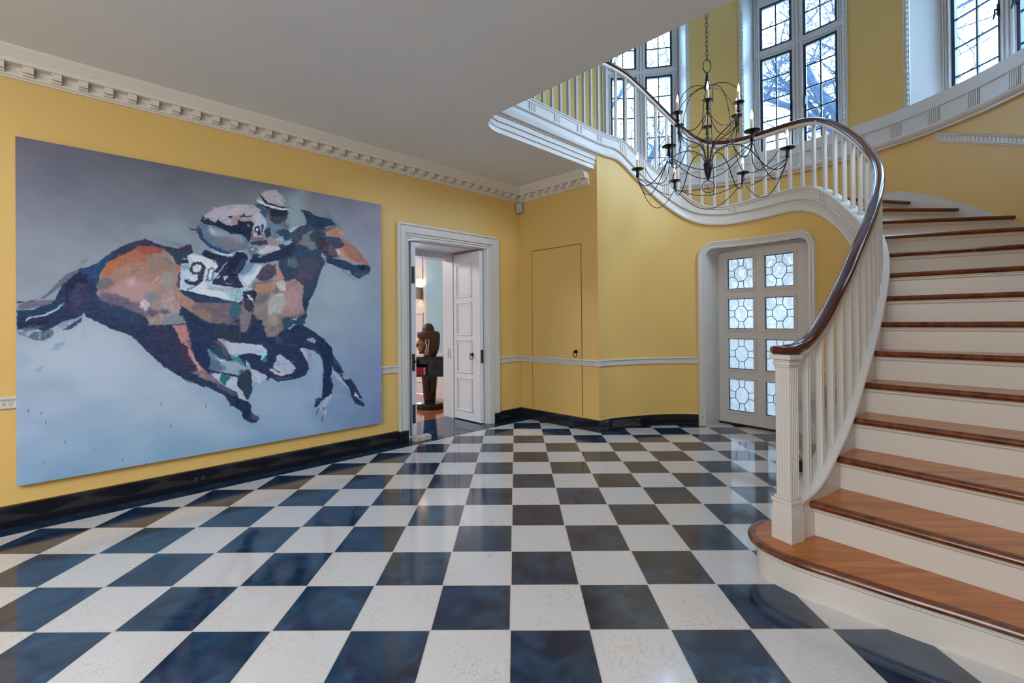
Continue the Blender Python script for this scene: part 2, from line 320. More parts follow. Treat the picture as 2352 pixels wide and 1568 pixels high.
# the balcony edge continues round the corner of the ceiling opening
ext=[np.array([p.x,p.y]) for p in ARC[::-1]]+[np.array([ab(ACOR-cr-d,BEDGE).x,ab(ACOR-cr-d,BEDGE).y]) for d in (.3,.7,1.2,1.9,2.6)]
PATH=np.vstack([PATH,np.array(ext[0:])]) if np.hypot(*(PATH[-1]-ext[0]))>.01 else np.vstack([PATH,np.array(ext[1:])])
PL=np.concatenate([[0],np.cumsum(np.hypot(*np.diff(PATH,axis=0).T))])
LEND=PL[-1]
def pp(L,off=0.,z=0.):   # point on the path; off>0 is to the right walking up from the newel (stair side at the foot)
    x=np.interp(L,PL,PATH[:,0]); y=np.interp(L,PL,PATH[:,1]); e=.02
    tx=np.interp(L+e,PL,PATH[:,0])-np.interp(L-e,PL,PATH[:,0]); ty=np.interp(L+e,PL,PATH[:,1])-np.interp(L-e,PL,PATH[:,1]); n=math.hypot(tx,ty) or 1
    return Vector((x+ty/n*off,y-tx/n*off,z))
ZT=[(0,.362),(.08,.372),(.21,.43),(.32,.52),(.49,.625),(.64,.75),(.81,.92),(.98,1.08),(1.28,1.33),(1.8,1.70),(2.32,2.056),(2.58,2.22),(2.84,2.406),(3.02,2.53),(3.17,2.58),(3.36,2.596),(3.66,2.59),(3.9,2.555),(4.05,2.548),(4.25,2.567),(4.39,2.64),(4.54,2.757),(4.76,2.957),(5.06,3.18),(5.27,3.318),(5.44,3.361),(20,3.371)]
ZB=[(0,.173),(.3,.173),(.9,.60),(1.28,.98),(1.8,1.38),(2.32,1.73),(2.48,1.869),(2.71,2.057),(2.98,2.244),(3.17,2.325),(3.36,2.35),(3.66,2.334),(3.9,2.324),(4.05,2.319),(4.32,2.355),(4.54,2.45),(4.77,2.605),(5.1,2.861),(5.37,3.089),(5.66,3.095),(20,3.10)]
ZR=[(0,1.080),(.12,1.092),(.19,1.131),(.28,1.191),(.39,1.263),(.5,1.358),(.64,1.459),(.79,1.592),(.95,1.72),(1.18,1.874),(1.35,2.0),(1.7,2.235),(2.04,2.456),(2.21,2.577),(2.38,2.71),(2.61,2.89),(2.74,2.997),(2.92,3.126),(3.03,3.19),(3.18,3.25),(3.42,3.28),(3.65,3.283),(3.88,3.275),(4.02,3.278),(4.16,3.297),(4.3,3.343),(4.44,3.465),(4.59,3.61),(4.75,3.765),(4.91,3.91),(5.09,4.044),(5.26,4.144),(5.44,4.197),(5.7,4.21),(20,4.21)]
def smooth_tab(T):
    xs=np.arange(0,LEND+.3,.02); ys=np.array([lerp(T,x) for x in xs]); k=np.ones(9)/9
    yp=np.concatenate([np.full(4,ys[0]),ys,np.full(4,ys[-1])]); ys=np.convolve(yp,k,'valid'); return xs,ys
_zt=smooth_tab(ZT);_zb=smooth_tab(ZB);_zr=smooth_tab(ZR)
zt=lambda L: float(np.interp(L,*_zt)); zb=lambda L: float(np.interp(L,*_zb)); zr=lambda L: float(np.interp(L,*_zr))
def samples(l0,l1,st=.05):
    n=max(1,int(round((l1-l0)/st))); return [l0+(l1-l0)*i/n for i in range(n+1)]
# yellow wall under the stair, following the stringer
LD0,LD1=3.045,4.36       # clear of the entry door casing
b=MB()
def wallrun(l0,l1,zf0,zf1,o0=-.03,o1=.07,mi=0):
    rings=[]
    for L in samples(l0,l1):
        rings.append([tuple(pp(L,o0,zf0(L))),tuple(pp(L,o1,zf0(L))),tuple(pp(L,o1,zf1(L))),tuple(pp(L,o0,zf1(L)))])
    b.loft(rings,mi=mi)
wallrun(.40,3.125,lambda L:0,lambda L:zb(L)+.03)
wallrun(4.28,5.702,lambda L:0,lambda L:zb(L)+.03)
wallrun(3.125,4.28,lambda L:2.10,lambda L:zb(L)+.03)
struct(b.build('wall_curved','yellow'),'curved yellow wall below the stair around the entry door')
# ---------------------------------------------------------------- staircase
ST=thing('staircase','curved white staircase with honey oak treads, white balusters and mahogany handrail','staircase',(1.31,2.27,0))
RIS=.173
LK={2:.14,3:.42,4:.64,5:.85,6:1.06,7:1.28,8:1.52,9:1.76,10:2.0,11:2.23,12:2.50,13:2.74,14:2.98,15:4.46,16:4.66,17:4.87,18:5.10,19:5.38}
AK={1:-49,2:-52,3:-54,4:-53,5:-53,6:-52,7:-49,8:-44,9:-39,10:-30,11:-19,12:-8,13:3,14:13.5}
def kz(k): return RIS*k if k<=14 else 2.422+(k-14)*.1736
def kout(k,p):
    if k<=14:
        d=(math.cos(math.radians(AK[k])),math.sin(math.radians(AK[k])))
        if k<=8: return (p.x+d[0]*1.45,p.y+d[1]*1.45)
        best=None
        for i in range(60,170):
            t=i/100; x,y=p.x+d[0]*t,p.y+d[1]*t
            if math.hypot(x-O[0],y-O[1])>RW+.08 or i==169: return (x,y)
            best=(x,y)
    d=Vector((p.x-O[0],p.y-O[1])).normalized(); return (O[0]+d.x*(RW+.04),O[1]+d.y*(RW+.04))
EDGE={}
for k in range(2,20):
    p=pp(LK[k],.03); 
    if k>=15: p=pp(LK[k],-.0)
    EDGE[k]=((p.x,p.y),kout(k,p))
def off2(p,qq,d):   # shift the edge p->qq sideways by d (towards the foot of the stair)
    v=Vector((qq[0]-p[0],qq[1]-p[1])).normalized(); n=Vector((v.y,-v.x))
    return n*d
def edge_shift(k,d):
    P,Q=EDGE[k]
    v=Vector((Q[0]-P[0],Q[1]-P[1])).normalized(); n=Vector((v.y,-v.x)); 
    # make n point down the stair
    if k<19:
        nx=Vector(EDGE[k+1][0])-Vector(P) if k!=14 else pp(LK[14]+.2).to_2d()-Vector(P)
        if n.dot(nx)>0: n=-n
    else: n=n if n.dot(Vector(EDGE[18][0])-Vector(P))>0 else -n
    return (P[0]+n.x*d,P[1]+n.y*d),(Q[0]+n.x*d,Q[1]+n.y*d)
for k in range(2,20):
    z=kz(k); a0,a1=edge_shift(k,.012); h0,h1=edge_shift(k,-.02)
    if k==14:
        mid=[pp(L,.0) for L in samples(LK[14]+.05,LK[15]+.02,.12)]
        t0=math.degrees(math.atan2(EDGE[14][1][1]-O[1],EDGE[14][1][0]-O[0])); t1=math.degrees(math.atan2(EDGE[15][1][1]-O[1],EDGE[15][1][0]-O[0]))
        outr=[oc(t1+(t0-t1)*i/10,RW+.02) for i in range(11)]
        poly=[a0]+[(p.x,p.y) for p in mid]+outr+[a1]
    elif k==19: 
        poly=None
    else:
        n0,n1_=edge_shift(k+1,-.03)
        poly=[a0,n0,n1_,a1]
    if poly:
        b=MB(); b.prism(poly[::-1],z-.03,z); b.build('tread','oak',ST)
    # rounded dark nosing strip
    b=MB(); rings=[]
    for P in (a0,a1):
        v=(Vector(a1)-Vector(a0)).normalized(); P=Vector(P)
        n=(Vector(a0)-Vector(h0)).normalized(); ring=[]
        for dx,dz in ((-.012,-.031),(.010,-.031),(.018,-.024),(.021,-.015),(.018,-.006),(.010,.0008),(-.012,.0012)):
            ring.append((P.x+n.x*dx,P.y+n.y*dx,z+dz))
        rings.append(ring)
    b.loft(rings); b.build('nosing','oak_edge',ST)
    # riser with a small cove under the nosing
    r0,r1=edge_shift(k,-.012); q0,q1=edge_shift(k,-.03); zz=kz(k-1)
    b=MB(); b.hexa([(*r0,zz),(*r1,zz),(*q1,zz),(*q0,zz),(*r0,z-.03),(*r1,z-.03),(*q1,z-.03),(*q0,z-.03)])
    c0,c1=edge_shift(k,.006); d0,d1=edge_shift(k,-.004); v=(Vector(a0)-Vector(h0)).normalized()
    rings=[]
    for P in (r0,r1):
        rings.append([(P[0]+v.x*dx,P[1]+v.y*dx,z+dz) for dx,dz in ((-.002,-.03),(.018,-.03),(.018,-.037),(.012,-.042),(.012,-.048),(.005,-.056),(-.002,-.056))])
    b.loft(rings); b.build('riser','white',ST)
# the wide bottom step curls round the newel
front=[(1.30,2.50),(1.22,2.44),(1.165,2.36),(1.145,2.27),(1.165,2.18),(1.235,2.06),(1.34,1.95),(1.47,1.815),(1.63,1.66),(1.82,1.465),(2.05,1.22),(2.2,1.05)]
fs=catmull(front,8)
def offs(P,d):
    o=[]
    for i,p in enumerate(P):
        t=P[min(i+1,len(P)-1)]-P[max(i-1,0)]; t=t/np.hypot(*t); o.append(p+np.array([-t[1],t[0]])*(d))
    return o
backp=[(2.75,1.3),EDGE[2][1],(EDGE[2][0][0]+.1,EDGE[2][0][1]+.1),(1.42,2.45)]
b=MB(); b.prism([tuple(p) for p in offs(fs,.02)]+backp,.143,.173); b.build('tread','oak',ST)
b=MB(); rings=[]
for i in range(len(fs)):
    t=fs[min(i+1,len(fs)-1)]-fs[max(i-1,0)]; t=t/np.hypot(*t); n=np.array([t[1],-t[0]])
    rings.append([(fs[i][0]+n[0]*dx,fs[i][1]+n[1]*dx,.173+dz) for dx,dz in ((-.028,-.031),(-.006,-.031),(.003,-.024),(.006,-.015),(.003,-.006),(-.005,.0008),(-.028,.0012))])
b.loft(rings); b.build('nosing','oak_edge',ST)
b=MB(); b.prism([tuple(p) for p in offs(fs,.035)]+backp,.0,.143)
rings=[]
for i in range(len(fs)):
    t=fs[min(i+1,len(fs)-1)]-fs[max(i-1,0)]; t=t/np.hypot(*t); n=np.array([t[1],-t[0]])
    rings.append([(fs[i][0]+n[0]*dx,fs[i][1]+n[1]*dx,.143+dz) for dx,dz in ((-.04,0),(-.012,0),(-.012,-.008),(-.02,-.014),(-.02,-.02),(-.03,-.028),(-.04,-.028))])
b.loft(rings); b.build('riser','white',ST)
# stringer: curved board with cap and mouldings
def strip(l0,l1,prof,name,m,st=.045):
    bb=MB(); rings=[]
    for L in samples(l0,l1,st):
        T,B=zt(L),zb(L); rings.append([tuple(pp(L,o,(T if k=='t' else B)+dz)) for o,k,dz in prof])
    bb.loft(rings); return bb.build(name,m,ST)
strip(.05,LEND,[(-.036,'b',0),(.036,'b',0),(.036,'t',-.01),(-.036,'t',-.01)],'stringer','white')
strip(.03,LEND,[(-.050,'t',-.018),(.050,'t',-.018),(.054,'t',-.010),(.050,'t',0),(-.050,'t',0),(-.054,'t',-.010)],'stringer_cap','white')
strip(.03,LEND,[(-.044,'t',-.036),(.044,'t',-.036),(.044,'t',-.018),(-.044,'t',-.018)],'cap_bead','white')
strip(2.0,LEND,[(-.036,'b',.0),(-.058,'b',.004),(-.062,'b',.018),(-.054,'b',.03),(-.052,'b',.07),(-.046,'b',.074),(-.046,'b',.088),(-.036,'b',.092)],'lower_moulding','white')
strip(1.6,LEND,[(-.036,'b',.118),(-.050,'b',.120),(-.056,'b',.130),(-.048,'b',.137),(-.048,'b',.146),(-.036,'b',.148)],'frieze_bead','white')
# stepped soffit bands along the balcony edge
LB0=5.70
bb=MB()
for o,z0,z1 in ((.004,2.942,2.985),(-.008,2.985,3.035),(-.020,3.035,3.085),(-.032,3.085,3.10)):
    rings=[]
    for L in samples(LB0-.02,LEND,.05): rings.append([tuple(pp(L,o,z0)),tuple(pp(L,.05,z0)),tuple(pp(L,.05,z1)),tuple(pp(L,o,z1))])
    bb.loft(rings)
bb.build('soffit_band','white',ST)
# fluted blocks on the frieze
def flutes(L,T,B):
    bb=MB(); n=4; w=.022; 
    for i in range(n):
        Lc=L+(i-(n-1)/2)*.024
        c=[pp(Lc-.008,-.045),pp(Lc+.008,-.045),pp(Lc+.008,-.030),pp(Lc-.008,-.030)]
        bb.hexa([(p.x,p.y,B(Lc)) for p in c]+[(p.x,p.y,T(Lc)) for p in c])
    return bb
for L in [2.95,3.95,4.72,5.02]+[5.28+.37*i for i in range(0,12)]:
    flutes(L,lambda l:zt(l)-.04,lambda l:zb(l)+.148).build('frieze_block','white',ST)
# balusters
def baluster(L,z0,z1):
    p=pp(L); q2=pp(L+.03); d=(q2-p).normalized(); ux=(d.x,d.y); uy=(-d.y,d.x)
    sec=[(x*.74,y*.98) for x,y in [(-.019,-.012),(-.016,-.016),(-.007,-.016),(-.005,-.012),(.005,-.012),(.007,-.016),(.016,-.016),(.019,-.012),(.019,.012),(.016,.016),(.007,.016),(.005,.012),(-.005,.012),(-.007,.016),(-.016,.016),(-.019,.012)]]
    bb=MB(); bb.loft([[(p.x+ux[0]*i+uy[0]*j,p.y+ux[1]*i+uy[1]*j,z) for i,j in sec] for z in (z0,z1)])
    bb.build('baluster','white',ST,smooth=False)
L=.155
while L<7.75:
    baluster(L,zt(L)-.02,zr(L)-.03); L+=.1335
# handrail
def railstrip(l0,l1,prof,name,m):
    bb=MB(); rings=[]
    for L in samples(l0,l1,.04):
        zc=zr(L); rings.append([tuple(pp(L,o,zc+dz)) for o,dz in prof])
    bb.loft(rings); return bb.build(name,m,ST,ang=50)
hp=[(.034*math.cos(t)*(1.0),.006+.024*math.sin(t)) for t in [math.radians(a) for a in range(-30,211,20)]]
railstrip(.0,8.2,hp+[(-.022,-.020),(.022,-.020)],'handrail','rail')
railstrip(.03,8.2,[(-.020,-.052),(.020,-.052),(.024,-.046),(.024,-.021),(-.024,-.021),(-.024,-.046)],'sub_rail','white')
# newel post
nx,ny=1.310,2.270; nd=pp(.1)-pp(0); nd.normalize(); ux=(nd.x,nd.y); uy=(-nd.y,nd.x)
NW=bpy.data.objects.new('newel_post',None); C.objects.link(NW); NW.parent=ST; NW.matrix_parent_inverse=ST.matrix_world.inverted()
bb=MB(); bb.obox((nx,ny),ux,uy,.047,.047,.173,.355); bb.obox((nx,ny),ux,uy,.051,.051,.173,.315); bb.obox((nx,ny),ux,uy,.051,.051,.355,.372); bb.obox((nx,ny),ux,uy,.042,.042,.372,.385); 
o_=bb.build('base_block','white',NW,bevel=.002)
bb=MB(); ring=[]
sec=[]
for sx,sy,ax in ((1,0,0),(0,1,1),(-1,0,0),(0,-1,1)):
    for k in range(5):
        c=-.0272+.0136*k
        for e,dep in ((-.0052,0),(-.0032,.0048),(.0032,.0048),(.0052,0)):
            c2=c+e; r=.0355-dep
            if ax==0: sec.append((sx*r,c2*sx))
            else: sec.append((-c2*sy,sy*r))
bb.loft([[(nx+ux[0]*i+uy[0]*j,ny+ux[1]*i+uy[1]*j,z) for i,j in sec] for z in (.385,1.012)]); bb.build('fluted_shaft','white',NW,smooth=False)
bb=MB()
for hw,z0,z1 in ((.038,1.005,1.015),(.043,1.015,1.030),(.040,1.030,1.042),(.052,1.042,1.066)): bb.obox((nx,ny),ux,uy,hw,hw,z0,z1)
bb.build('capital','white',NW,bevel=.002)
bb=MB(); rings=[]
for r,z in ((.054,1.066),(.062,1.070),(.067,1.080),(.067,1.092),(.062,1.102),(.044,1.107)):
    rings.append([(nx-.004+r*math.cos(math.radians(22.5+45*i+28)),ny+r*math.sin(math.radians(22.5+45*i+28)),z) for i in range(8)])
bb.loft(rings); bb.build('newel_cap','rail',NW,ang=30)
# wall skirting board of the stair
def wall_pt(t,R): return oc(t,R)
SK=[(-13,1.72),(-9,1.87),(-5,2.0),(0,2.13),(5,2.26),(10,2.38),(15,2.48),(19,2.545),(23,2.565),(30,2.56),(50,2.56),(72,2.56),(80,2.66),(97,3.3)]
bb=MB(); rings=[]
for i in range(0,56):
    t=-13+2*i
    if t>96: break
    z=lerp(SK,t); p0=oc(t,RW-.022); p1=oc(t,RW+.0); rings.append([(*p0,z-.42),(*p1,z-.42),(*p1,z+.012),(*oc(t,RW-.026),z+.012),(*oc(t,RW-.026),z-.002),(*p0,z-.004)])
bb.loft(rings); bb.build('wall_skirt','white',ST)
bb=MB(); rings=[]
skp=[Vector(p) for p in [oc(-13,RW)]+lowp[1:6]]
acc=0
for i,p in enumerate(skp):
    t=(skp[min(i+1,len(skp)-1)]-skp[max(i-1,0)]).normalized(); n=Vector((t.y,-t.x)); 
    if i: acc+=(p-skp[i-1]).length
    z=max(.25,1.72-acc*.62); p0=p+n*.022; rings.append([(p0.x,p0.y,max(0,z-.5)),(p.x,p.y,max(0,z-.5)),(p.x,p.y,z),(p0.x,p0.y,z)])
bb.loft(rings); bb.build('wall_skirt','white',ST)
# ---------------------------------------------------------------- entry door
def arch_curve(l0,l1,zt_,r):
    pts=[(l0,.0,-1,0),(l0,.5,-1,0),(l0,1.0,-1,0),(l0,1.5,-1,0)]
    for i in range(9):
        t=math.pi/2*i/8; pts.append((l0+r-r*math.cos(t),zt_-r+r*math.sin(t),-math.cos(t),math.sin(t)))
    n=30
    for i in range(1,n): pts.append((l0+r+(l1-l0-2*r)*i/n,zt_,0,1))
    for i in range(9):
        t=math.pi/2*i/8; pts.append((l1-r+r*math.sin(t),zt_-r+r*math.cos(t),math.sin(t),math.cos(t)))
    pts+=[(l1,1.5,1,0),(l1,1.0,1,0),(l1,.5,1,0),(l1,0,1,0)]
    return pts
D2=sempty('door_2',(2.6,5.1,0),'white entry door with eight leaded octagon panes, recessed in a round-cornered frame')
AC=arch_curve(3.13,4.275,2.065,.11)
b=MB(); rings=[]
for l,z,nl,nz in AC:
    rings.append([tuple(pp(l+nl*d,o,z+nz*d)) for d,o in ((0,-.0),(0,-.048),(.014,-.056),(.024,-.049),(.040,-.051),(.058,-.062),(.074,-.066),(.082,-.058),(.082,-.0))])
b.loft(rings); b.build('door_casing','white',D2)
dv=Vector((.79,.613,0))
b=MB(); rings=[]
for l,z,nl,nz in AC:
    i0=pp(l,-.03,z); o0=pp(l+nl*.06,-.03,z+nz*.06)
    rings.append([tuple(i0),tuple(o0),tuple(o0+dv*.335),tuple(i0+dv*.335)])
b.loft(rings); b.build('door_reveal','white',D2)
P0=Vector((2.43,5.72)); P1=Vector((3.13,4.815)); du=(P1-P0).normalized(); dn=Vector((-du.y,du.x))
if dn.dot(Vector((1,1)))<0: dn=-dn
LW=(P1-P0).length
leaf=bpy.data.objects.new('door_leaf',None); C.objects.link(leaf); leaf.parent=D2; leaf.matrix_parent_inverse=D2.matrix_world.inverted()
def dbox(bb,u0,u1,n0,n1,z0,z1,mi=0):
    c=[P0+du*u0+dn*n0,P0+du*u1+dn*n0,P0+du*u1+dn*n1,P0+du*u0+dn*n1]
    bb.hexa([(p.x,p.y,z0) for p in c]+[(p.x,p.y,z1) for p in c],mi)
COLS=[(.175,.475),(.60,.90)]; ROWS=[(1.60,1.955),(1.13,1.485),(.66,1.015),(.165,.54)]
b=MB()
us=[0,COLS[0][0],COLS[0][1],COLS[1][0],COLS[1][1],LW]
for i in (0,2,4): dbox(b,us[i],us[i+1],0,.045,.02,2.10)
zs=[.02]+[z for r in ROWS[::-1] for z in r]+[2.10]
for (u0,u1) in COLS:
    for i in range(0,len(zs),2): dbox(b,u0,u1,0,.045,zs[i],zs[i+1])
    for z0,z1 in ROWS:      # moulding round each pane
        for s in ((u0-.03,u1+.03,z1,z1+.03),(u0-.03,u1+.03,z0-.03,z0),(u0-.03,u0,z0,z1),(u1,u1+.03,z0,z1)): dbox(b,s[0],s[1],-.010,.0,s[2],s[3])
        for s in ((u0-.012,u1+.012,z1,z1+.012),(u0-.012,u1+.012,z0-.012,z0),(u0-.012,u0,z0,z1),(u1,u1+.012,z0,z1)): dbox(b,s[0],s[1],-.016,.0,s[2],s[3])
b.build('leaf_frame','white',leaf,bevel=.002)
for (u0,u1) in COLS:
    for z0,z1 in ROWS:
        bb=MB(); dbox(bb,u0,u1,.018,.022,z0,z1); g=bb.build('leaded_pane','lead_glass',leaf,smooth=False)
        uc,zc=(u0+u1)/2,(z0+z1)/2; hu,hz=(u1-u0)/2,(z1-z0)/2; R8=.27
        def P3(u,z,n=.014): p=P0+du*(uc+u*hu*2)+dn*n; return (p.x,p.y,zc+z*hz*2)
        bb=MB(); oct_=[(R8*math.cos(math.radians(22.5+45*i)),R8*math.sin(math.radians(22.5+45*i))) for i in range(8)]
        bb.tube([P3(*p) for p in oct_],.0042,5,closed=True)
        for i,(x,y) in enumerate(oct_):
            if abs(x)>abs(y): e=(.5*(1 if x>0 else -1),y*1.25+ (0.02 if y>0 else -.02)*1); m=((x+e[0])/2,y*.98)
            else: e=(x*1.45,.5*(1 if y>0 else -1)); m=(x*.98,(y+e[1])/2)
            bb.tube([P3(x,y),P3(*m),P3(*e)],.0036,5)
        fr=[(-.49,-.49),(.49,-.49),(.49,.49),(-.49,.49)]
        for i in range(4): bb.tube([P3(*fr[i]),P3(*fr[(i+1)%4])],.004,5)
        bb.build('lead_came','steel',g)
b=MB(); dbox(b,-.22,.012,.046,.09,0,2.3); dbox(b,LW-.012,LW+.22,.046,.09,0,2.3); dbox(b,-.22,LW+.22,.046,.09,2.085,2.4); b.build('light_block','white',D2)  # hidden boxes added behind the leaf to block stray daylight
bb=MB()
for z in (1.78,1.04,.2): dbox(bb,-.012,.006,-.010,.0,z,z+.10)
bb.build('hinge','white',leaf)
bb=MB(); dbox(bb,LW-.055,LW-.03,-.012,0,.84,.98); c=P0+du*(LW-.045)-dn*.04; bb.tube([(c.x+.012*math.cos(t)*du.x,c.y+.012*math.cos(t)*du.y,.90+.028*math.sin(t)) for t in [i*math.pi/6 for i in range(12)]],.006,6,closed=True); bb.build('door_handle','iron',leaf)
bb=MB(); dbox(bb,LW-.05,LW-.042,-.012,-.004,.06,.80); dbox(bb,LW-.062,LW-.030,-.016,0,.50,.545); bb.build('door_bolt','white',leaf)
bb=MB(); dbox(bb,-.03,LW+.03,-.02,.06,0,.022); bb.build('threshold','black',D2)
# ---------------------------------------------------------------- double door in the left wall
D1=sempty('door_1',tuple(ab(AW,3.2,0)),'open white double door with panelled leaves in the left wall')
b=MB()
Bo0,Bo1,Zo=2.517,3.92,2.275
for p,w0,w1 in ((.040,0,.022),(.026,.022,.085),(.034,.085,.100),(.018,.100,.125)):
    b.abox(AW-p,AW,Bo0+w0,Bo0+w1 if w1<.12 else DB0,0,Zo-w0); b.abox(AW-p,AW,(Bo1-w1) if w1<.12 else DB1,Bo1-w0,0,Zo-w0)
    b.abox(AW-p,AW,Bo0+w1,Bo1-w1,(Zo-w1) if w1<.12 else DZ,Zo-w0)
b.build('door_casing','white',D1,bevel=.002)
b=MB(); b.abox(AW-.002,4.99,DB0,DB0+.018,0,DZ); b.abox(AW-.002,4.99,DB1-.018,DB1,0,DZ); b.abox(AW-.002,4.99,DB0,DB1,DZ-.02,DZ)
b.abox(4.86,4.90,DB0,DB0+.04,0,DZ); b.abox(4.84,5.06,DB1-.085,DB1,0,DZ); b.abox(4.84,5.02,DB0,DB1,DZ-.10,DZ); b.abox(4.38,4.78,DB0+.15,DB1-.2,DZ-.032,DZ-.02)
b.build('door_reveal','doorw',D1)
b=MB(); b.abox(AW-.045,AW,Bo0-.002,DB0-.02,0,.125); b.abox(AW-.045,AW,DB1+.05,Bo1+.002,0,.125); b.build('plinth','black',D1,bevel=.002)
def leafbox(bface,bback,sign,name):
    e=bpy.data.objects.new('door_leaf',None); C.objects.link(e); e.parent=D1; e.matrix_parent_inverse=D1.matrix_world.inverted()
    lo,hi=min(bface,bback),max(bface,bback)
    bb=MB(); bb.abox(4.312,4.82,lo,hi,.012,2.105); bb.abox(4.306,4.326,lo-.004,hi+.004,.010,2.107)
    for z0,z1 in ((1.55,1.97),(1.07,1.49),(.60,1.02),(.12,.54)):
        for s in ((4.46,4.77,z1-.018,z1),(4.46,4.77,z0,z0+.018),(4.46,4.478,z0,z1),(4.752,4.77,z0,z1)): 
            bb.abox(s[0],s[1],min(bface,bface-sign*.010),max(bface,bface-sign*.010),s[2],s[3])
        for s in ((4.49,4.74,z1-.042,z1-.032),(4.49,4.74,z0+.032,z0+.042),(4.49,4.50,z0+.032,z1-.032),(4.73,4.74,z0+.032,z1-.032)):
            bb.abox(s[0],s[1],min(bface,bface-sign*.005),max(bface,bface-sign*.005),s[2],s[3])
    bb.build('leaf_frame','doorw',e,bevel=.0015); return e
e1=leafbox(3.697,3.742,1,'r'); e2=leafbox(2.785,2.737,-1,'l')
def ring_pull(c,n,up,parent,m='brass'):   # c on the surface, n outward normal
    bb=MB(); n=Vector(n).normalized(); s=n.cross(Vector((0,0,1))).normalized(); c=Vector(c)
    bb.tube([c,c+n*.006],.022,14); bb.tube([c+n*.004,c+n*.028],[.010,.013],10); bb.sphere(tuple(c+n*.03),.014,10,7)
    cc=c+n*.026-Vector((0,0,.032)); bb.tube([cc+s*(.026*math.cos(t))+Vector((0,0,.030*math.sin(t))) for t in [i*math.pi/9 for i in range(18)]],.0042,6,closed=True)
    return bb.build('ring_pull',m,parent)
nb=Vector((-q,-q,0))
ring_pull(ab(4.452,3.697,.84),nb,None,e1)
b=MB(); b.abox(4.297,4.309,3.703,3.736,.74,.90); b.build('lock_plate','brass',e1)
b=MB(); b.abox(4.300,4.309,2.737,2.772,1.66,1.84); b.abox(4.300,4.309,2.737,2.772,.16,.36); b.build('hinge','steel',e2)
b=MB(); b.abox(4.297,4.309,2.737,2.768,.72,.90); p=ab(4.29,2.76,.82); b.sphere(tuple(p),.016,10,7); b.build('lock_plate','brass',e2)
b=MB(); b.abox(4.90,4.965,3.689,3.695,.77,.90); sw=tag(b.build('light_switch','white',None,bevel=.002),'white switch plate with three dark toggles beside the open door leaf','switch')
for z in (.80,.835,.87):
    b=MB(); p=ab(4.932,3.688,z); b.sphere(tuple(p),.007,8,6); b.build('toggle','iron',sw)
# concealed door
D3=sempty('door_3',tuple(ab(3.64,BW,0)),'flush concealed door papered yellow in the short back wall, with a ring pull')
b=MB(); b.abox(3.257,4.022,BW-.003,BW,.14,.725); b.abox(3.257,4.022,BW-.003,BW,.805,2.122); b.build('door_leaf','yellow',D3,smooth=False)
b=MB(); b.abox(4.022,4.028,BW-.0045,BW,.14,.73); b.abox(4.022,4.028,BW-.0045,BW,.80,2.13); b.abox(3.250,3.257,BW-.0045,BW,.14,.73); b.abox(3.250,3.257,BW-.0045,BW,.80,2.13); b.abox(3.250,4.028,BW-.005,BW,2.122,2.131)
b.build('door_gap','darkgap',D3,smooth=False)
ring_pull(ab(3.335,BW-.003,.885),nb,None,D3,'iron')
# ---------------------------------------------------------------- skirtings
b=MB()
for b0,b1 in ((-3.6,Bo0-.002),(Bo1+.002,BW)): b.abox(AW-.028,AW,b0,b1,0,.131)
struct(b.build('baseboard_left','black',bevel=.003),'black marble skirting of the long left wall')
b=MB(); b.abox(ACOR-.061,AW-.028,BW-.028,BW,0,.131); struct(b.build('baseboard_recess','black',bevel=.003))
def pathstrip(l0,l1,prof,name,m,st=.05):
    bb=MB(); bb.loft([[tuple(pp(L,o,z)) for o,z in prof] for L in samples(l0,l1,st)]); return bb.build(name,m)
struct(pathstrip(4.365,5.728,[(-.058,0),(-.03,0),(-.03,.131),(-.055,.131),(-.058,.126)],'baseboard_curved','black'),'black marble skirting of the curved wall left of the entry door')
struct(pathstrip(.45,3.04,[(-.058,0),(-.03,0),(-.03,.131),(-.055,.131),(-.058,.126)],'baseboard_stair','black'))
b=MB()
for b0,b1 in ((-3.6,Bo0-.002),(Bo1+.002,BW)): b.abox(AW-.010,AW,b0,b1,.131,.145)
b.abox(ACOR-.044,AW-.01,BW-.010,BW,.131,.145); struct(b.build('trim_4','yellow',bevel=.003))
struct(pathstrip(4.365,5.712,[(-.040,.131),(-.03,.131),(-.03,.145),(-.036,.145)],'trim_5','yellow'))
# chair rails with a small key pattern
RP=[(0,.728),(-.016,.728),(-.020,.735),(-.020,.742),(-.012,.746),(-.012,.778),(-.020,.782),(-.026,.790),(-.026,.797),(-.018,.803),(0,.803)]
def key_ab(bb,fa,n,b0,b1):
    k=int((b1-b0)/.03)
    for i in range(k):
        s=b0+.03*(i+.5)
        for (d0,d1,z0,z1) in ((-.011,.009,.771,.776),(-.011,-.006,.750,.776),(-.011,.004,.750,.755),(.0,.004,.750,.765)): fa(bb,s+d0,s+d1,z0,z1)
b=MB()
for b0,b1 in ((-3.6,Bo0),(Bo1,BW-.01)):
    b.loft([[tuple(ab(AW+o,bb_,z)) for o,z in RP] for bb_ in (b0,b1)])
    key_ab(b,lambda m,s0,s1,z0,z1:m.abox(AW-.0165,AW-.012,s0,s1,z0,z1),0,b0 if b0>0 else -1.4,b1)
b.loft([[tuple(ab(a,BW+o,z)) for o,z in RP] for a in (ACOR-.058,AW)])
key_ab(b,lambda m,s0,s1,z0,z1:m.abox(s0,s1,BW-.0165,BW-.012,z0,z1),0,ACOR,AW-.03)
struct(b.build('trim_1','white',ang=25),'white chair rail with a tiny key pattern on the left and back walls')
b=MB()
for l0,l1 in ((4.36,5.725),(.9,3.045)):
    b.loft([[tuple(pp(L,-.03+o,z)) for o,z in RP] for L in samples(l0,l1)])
l=4.38
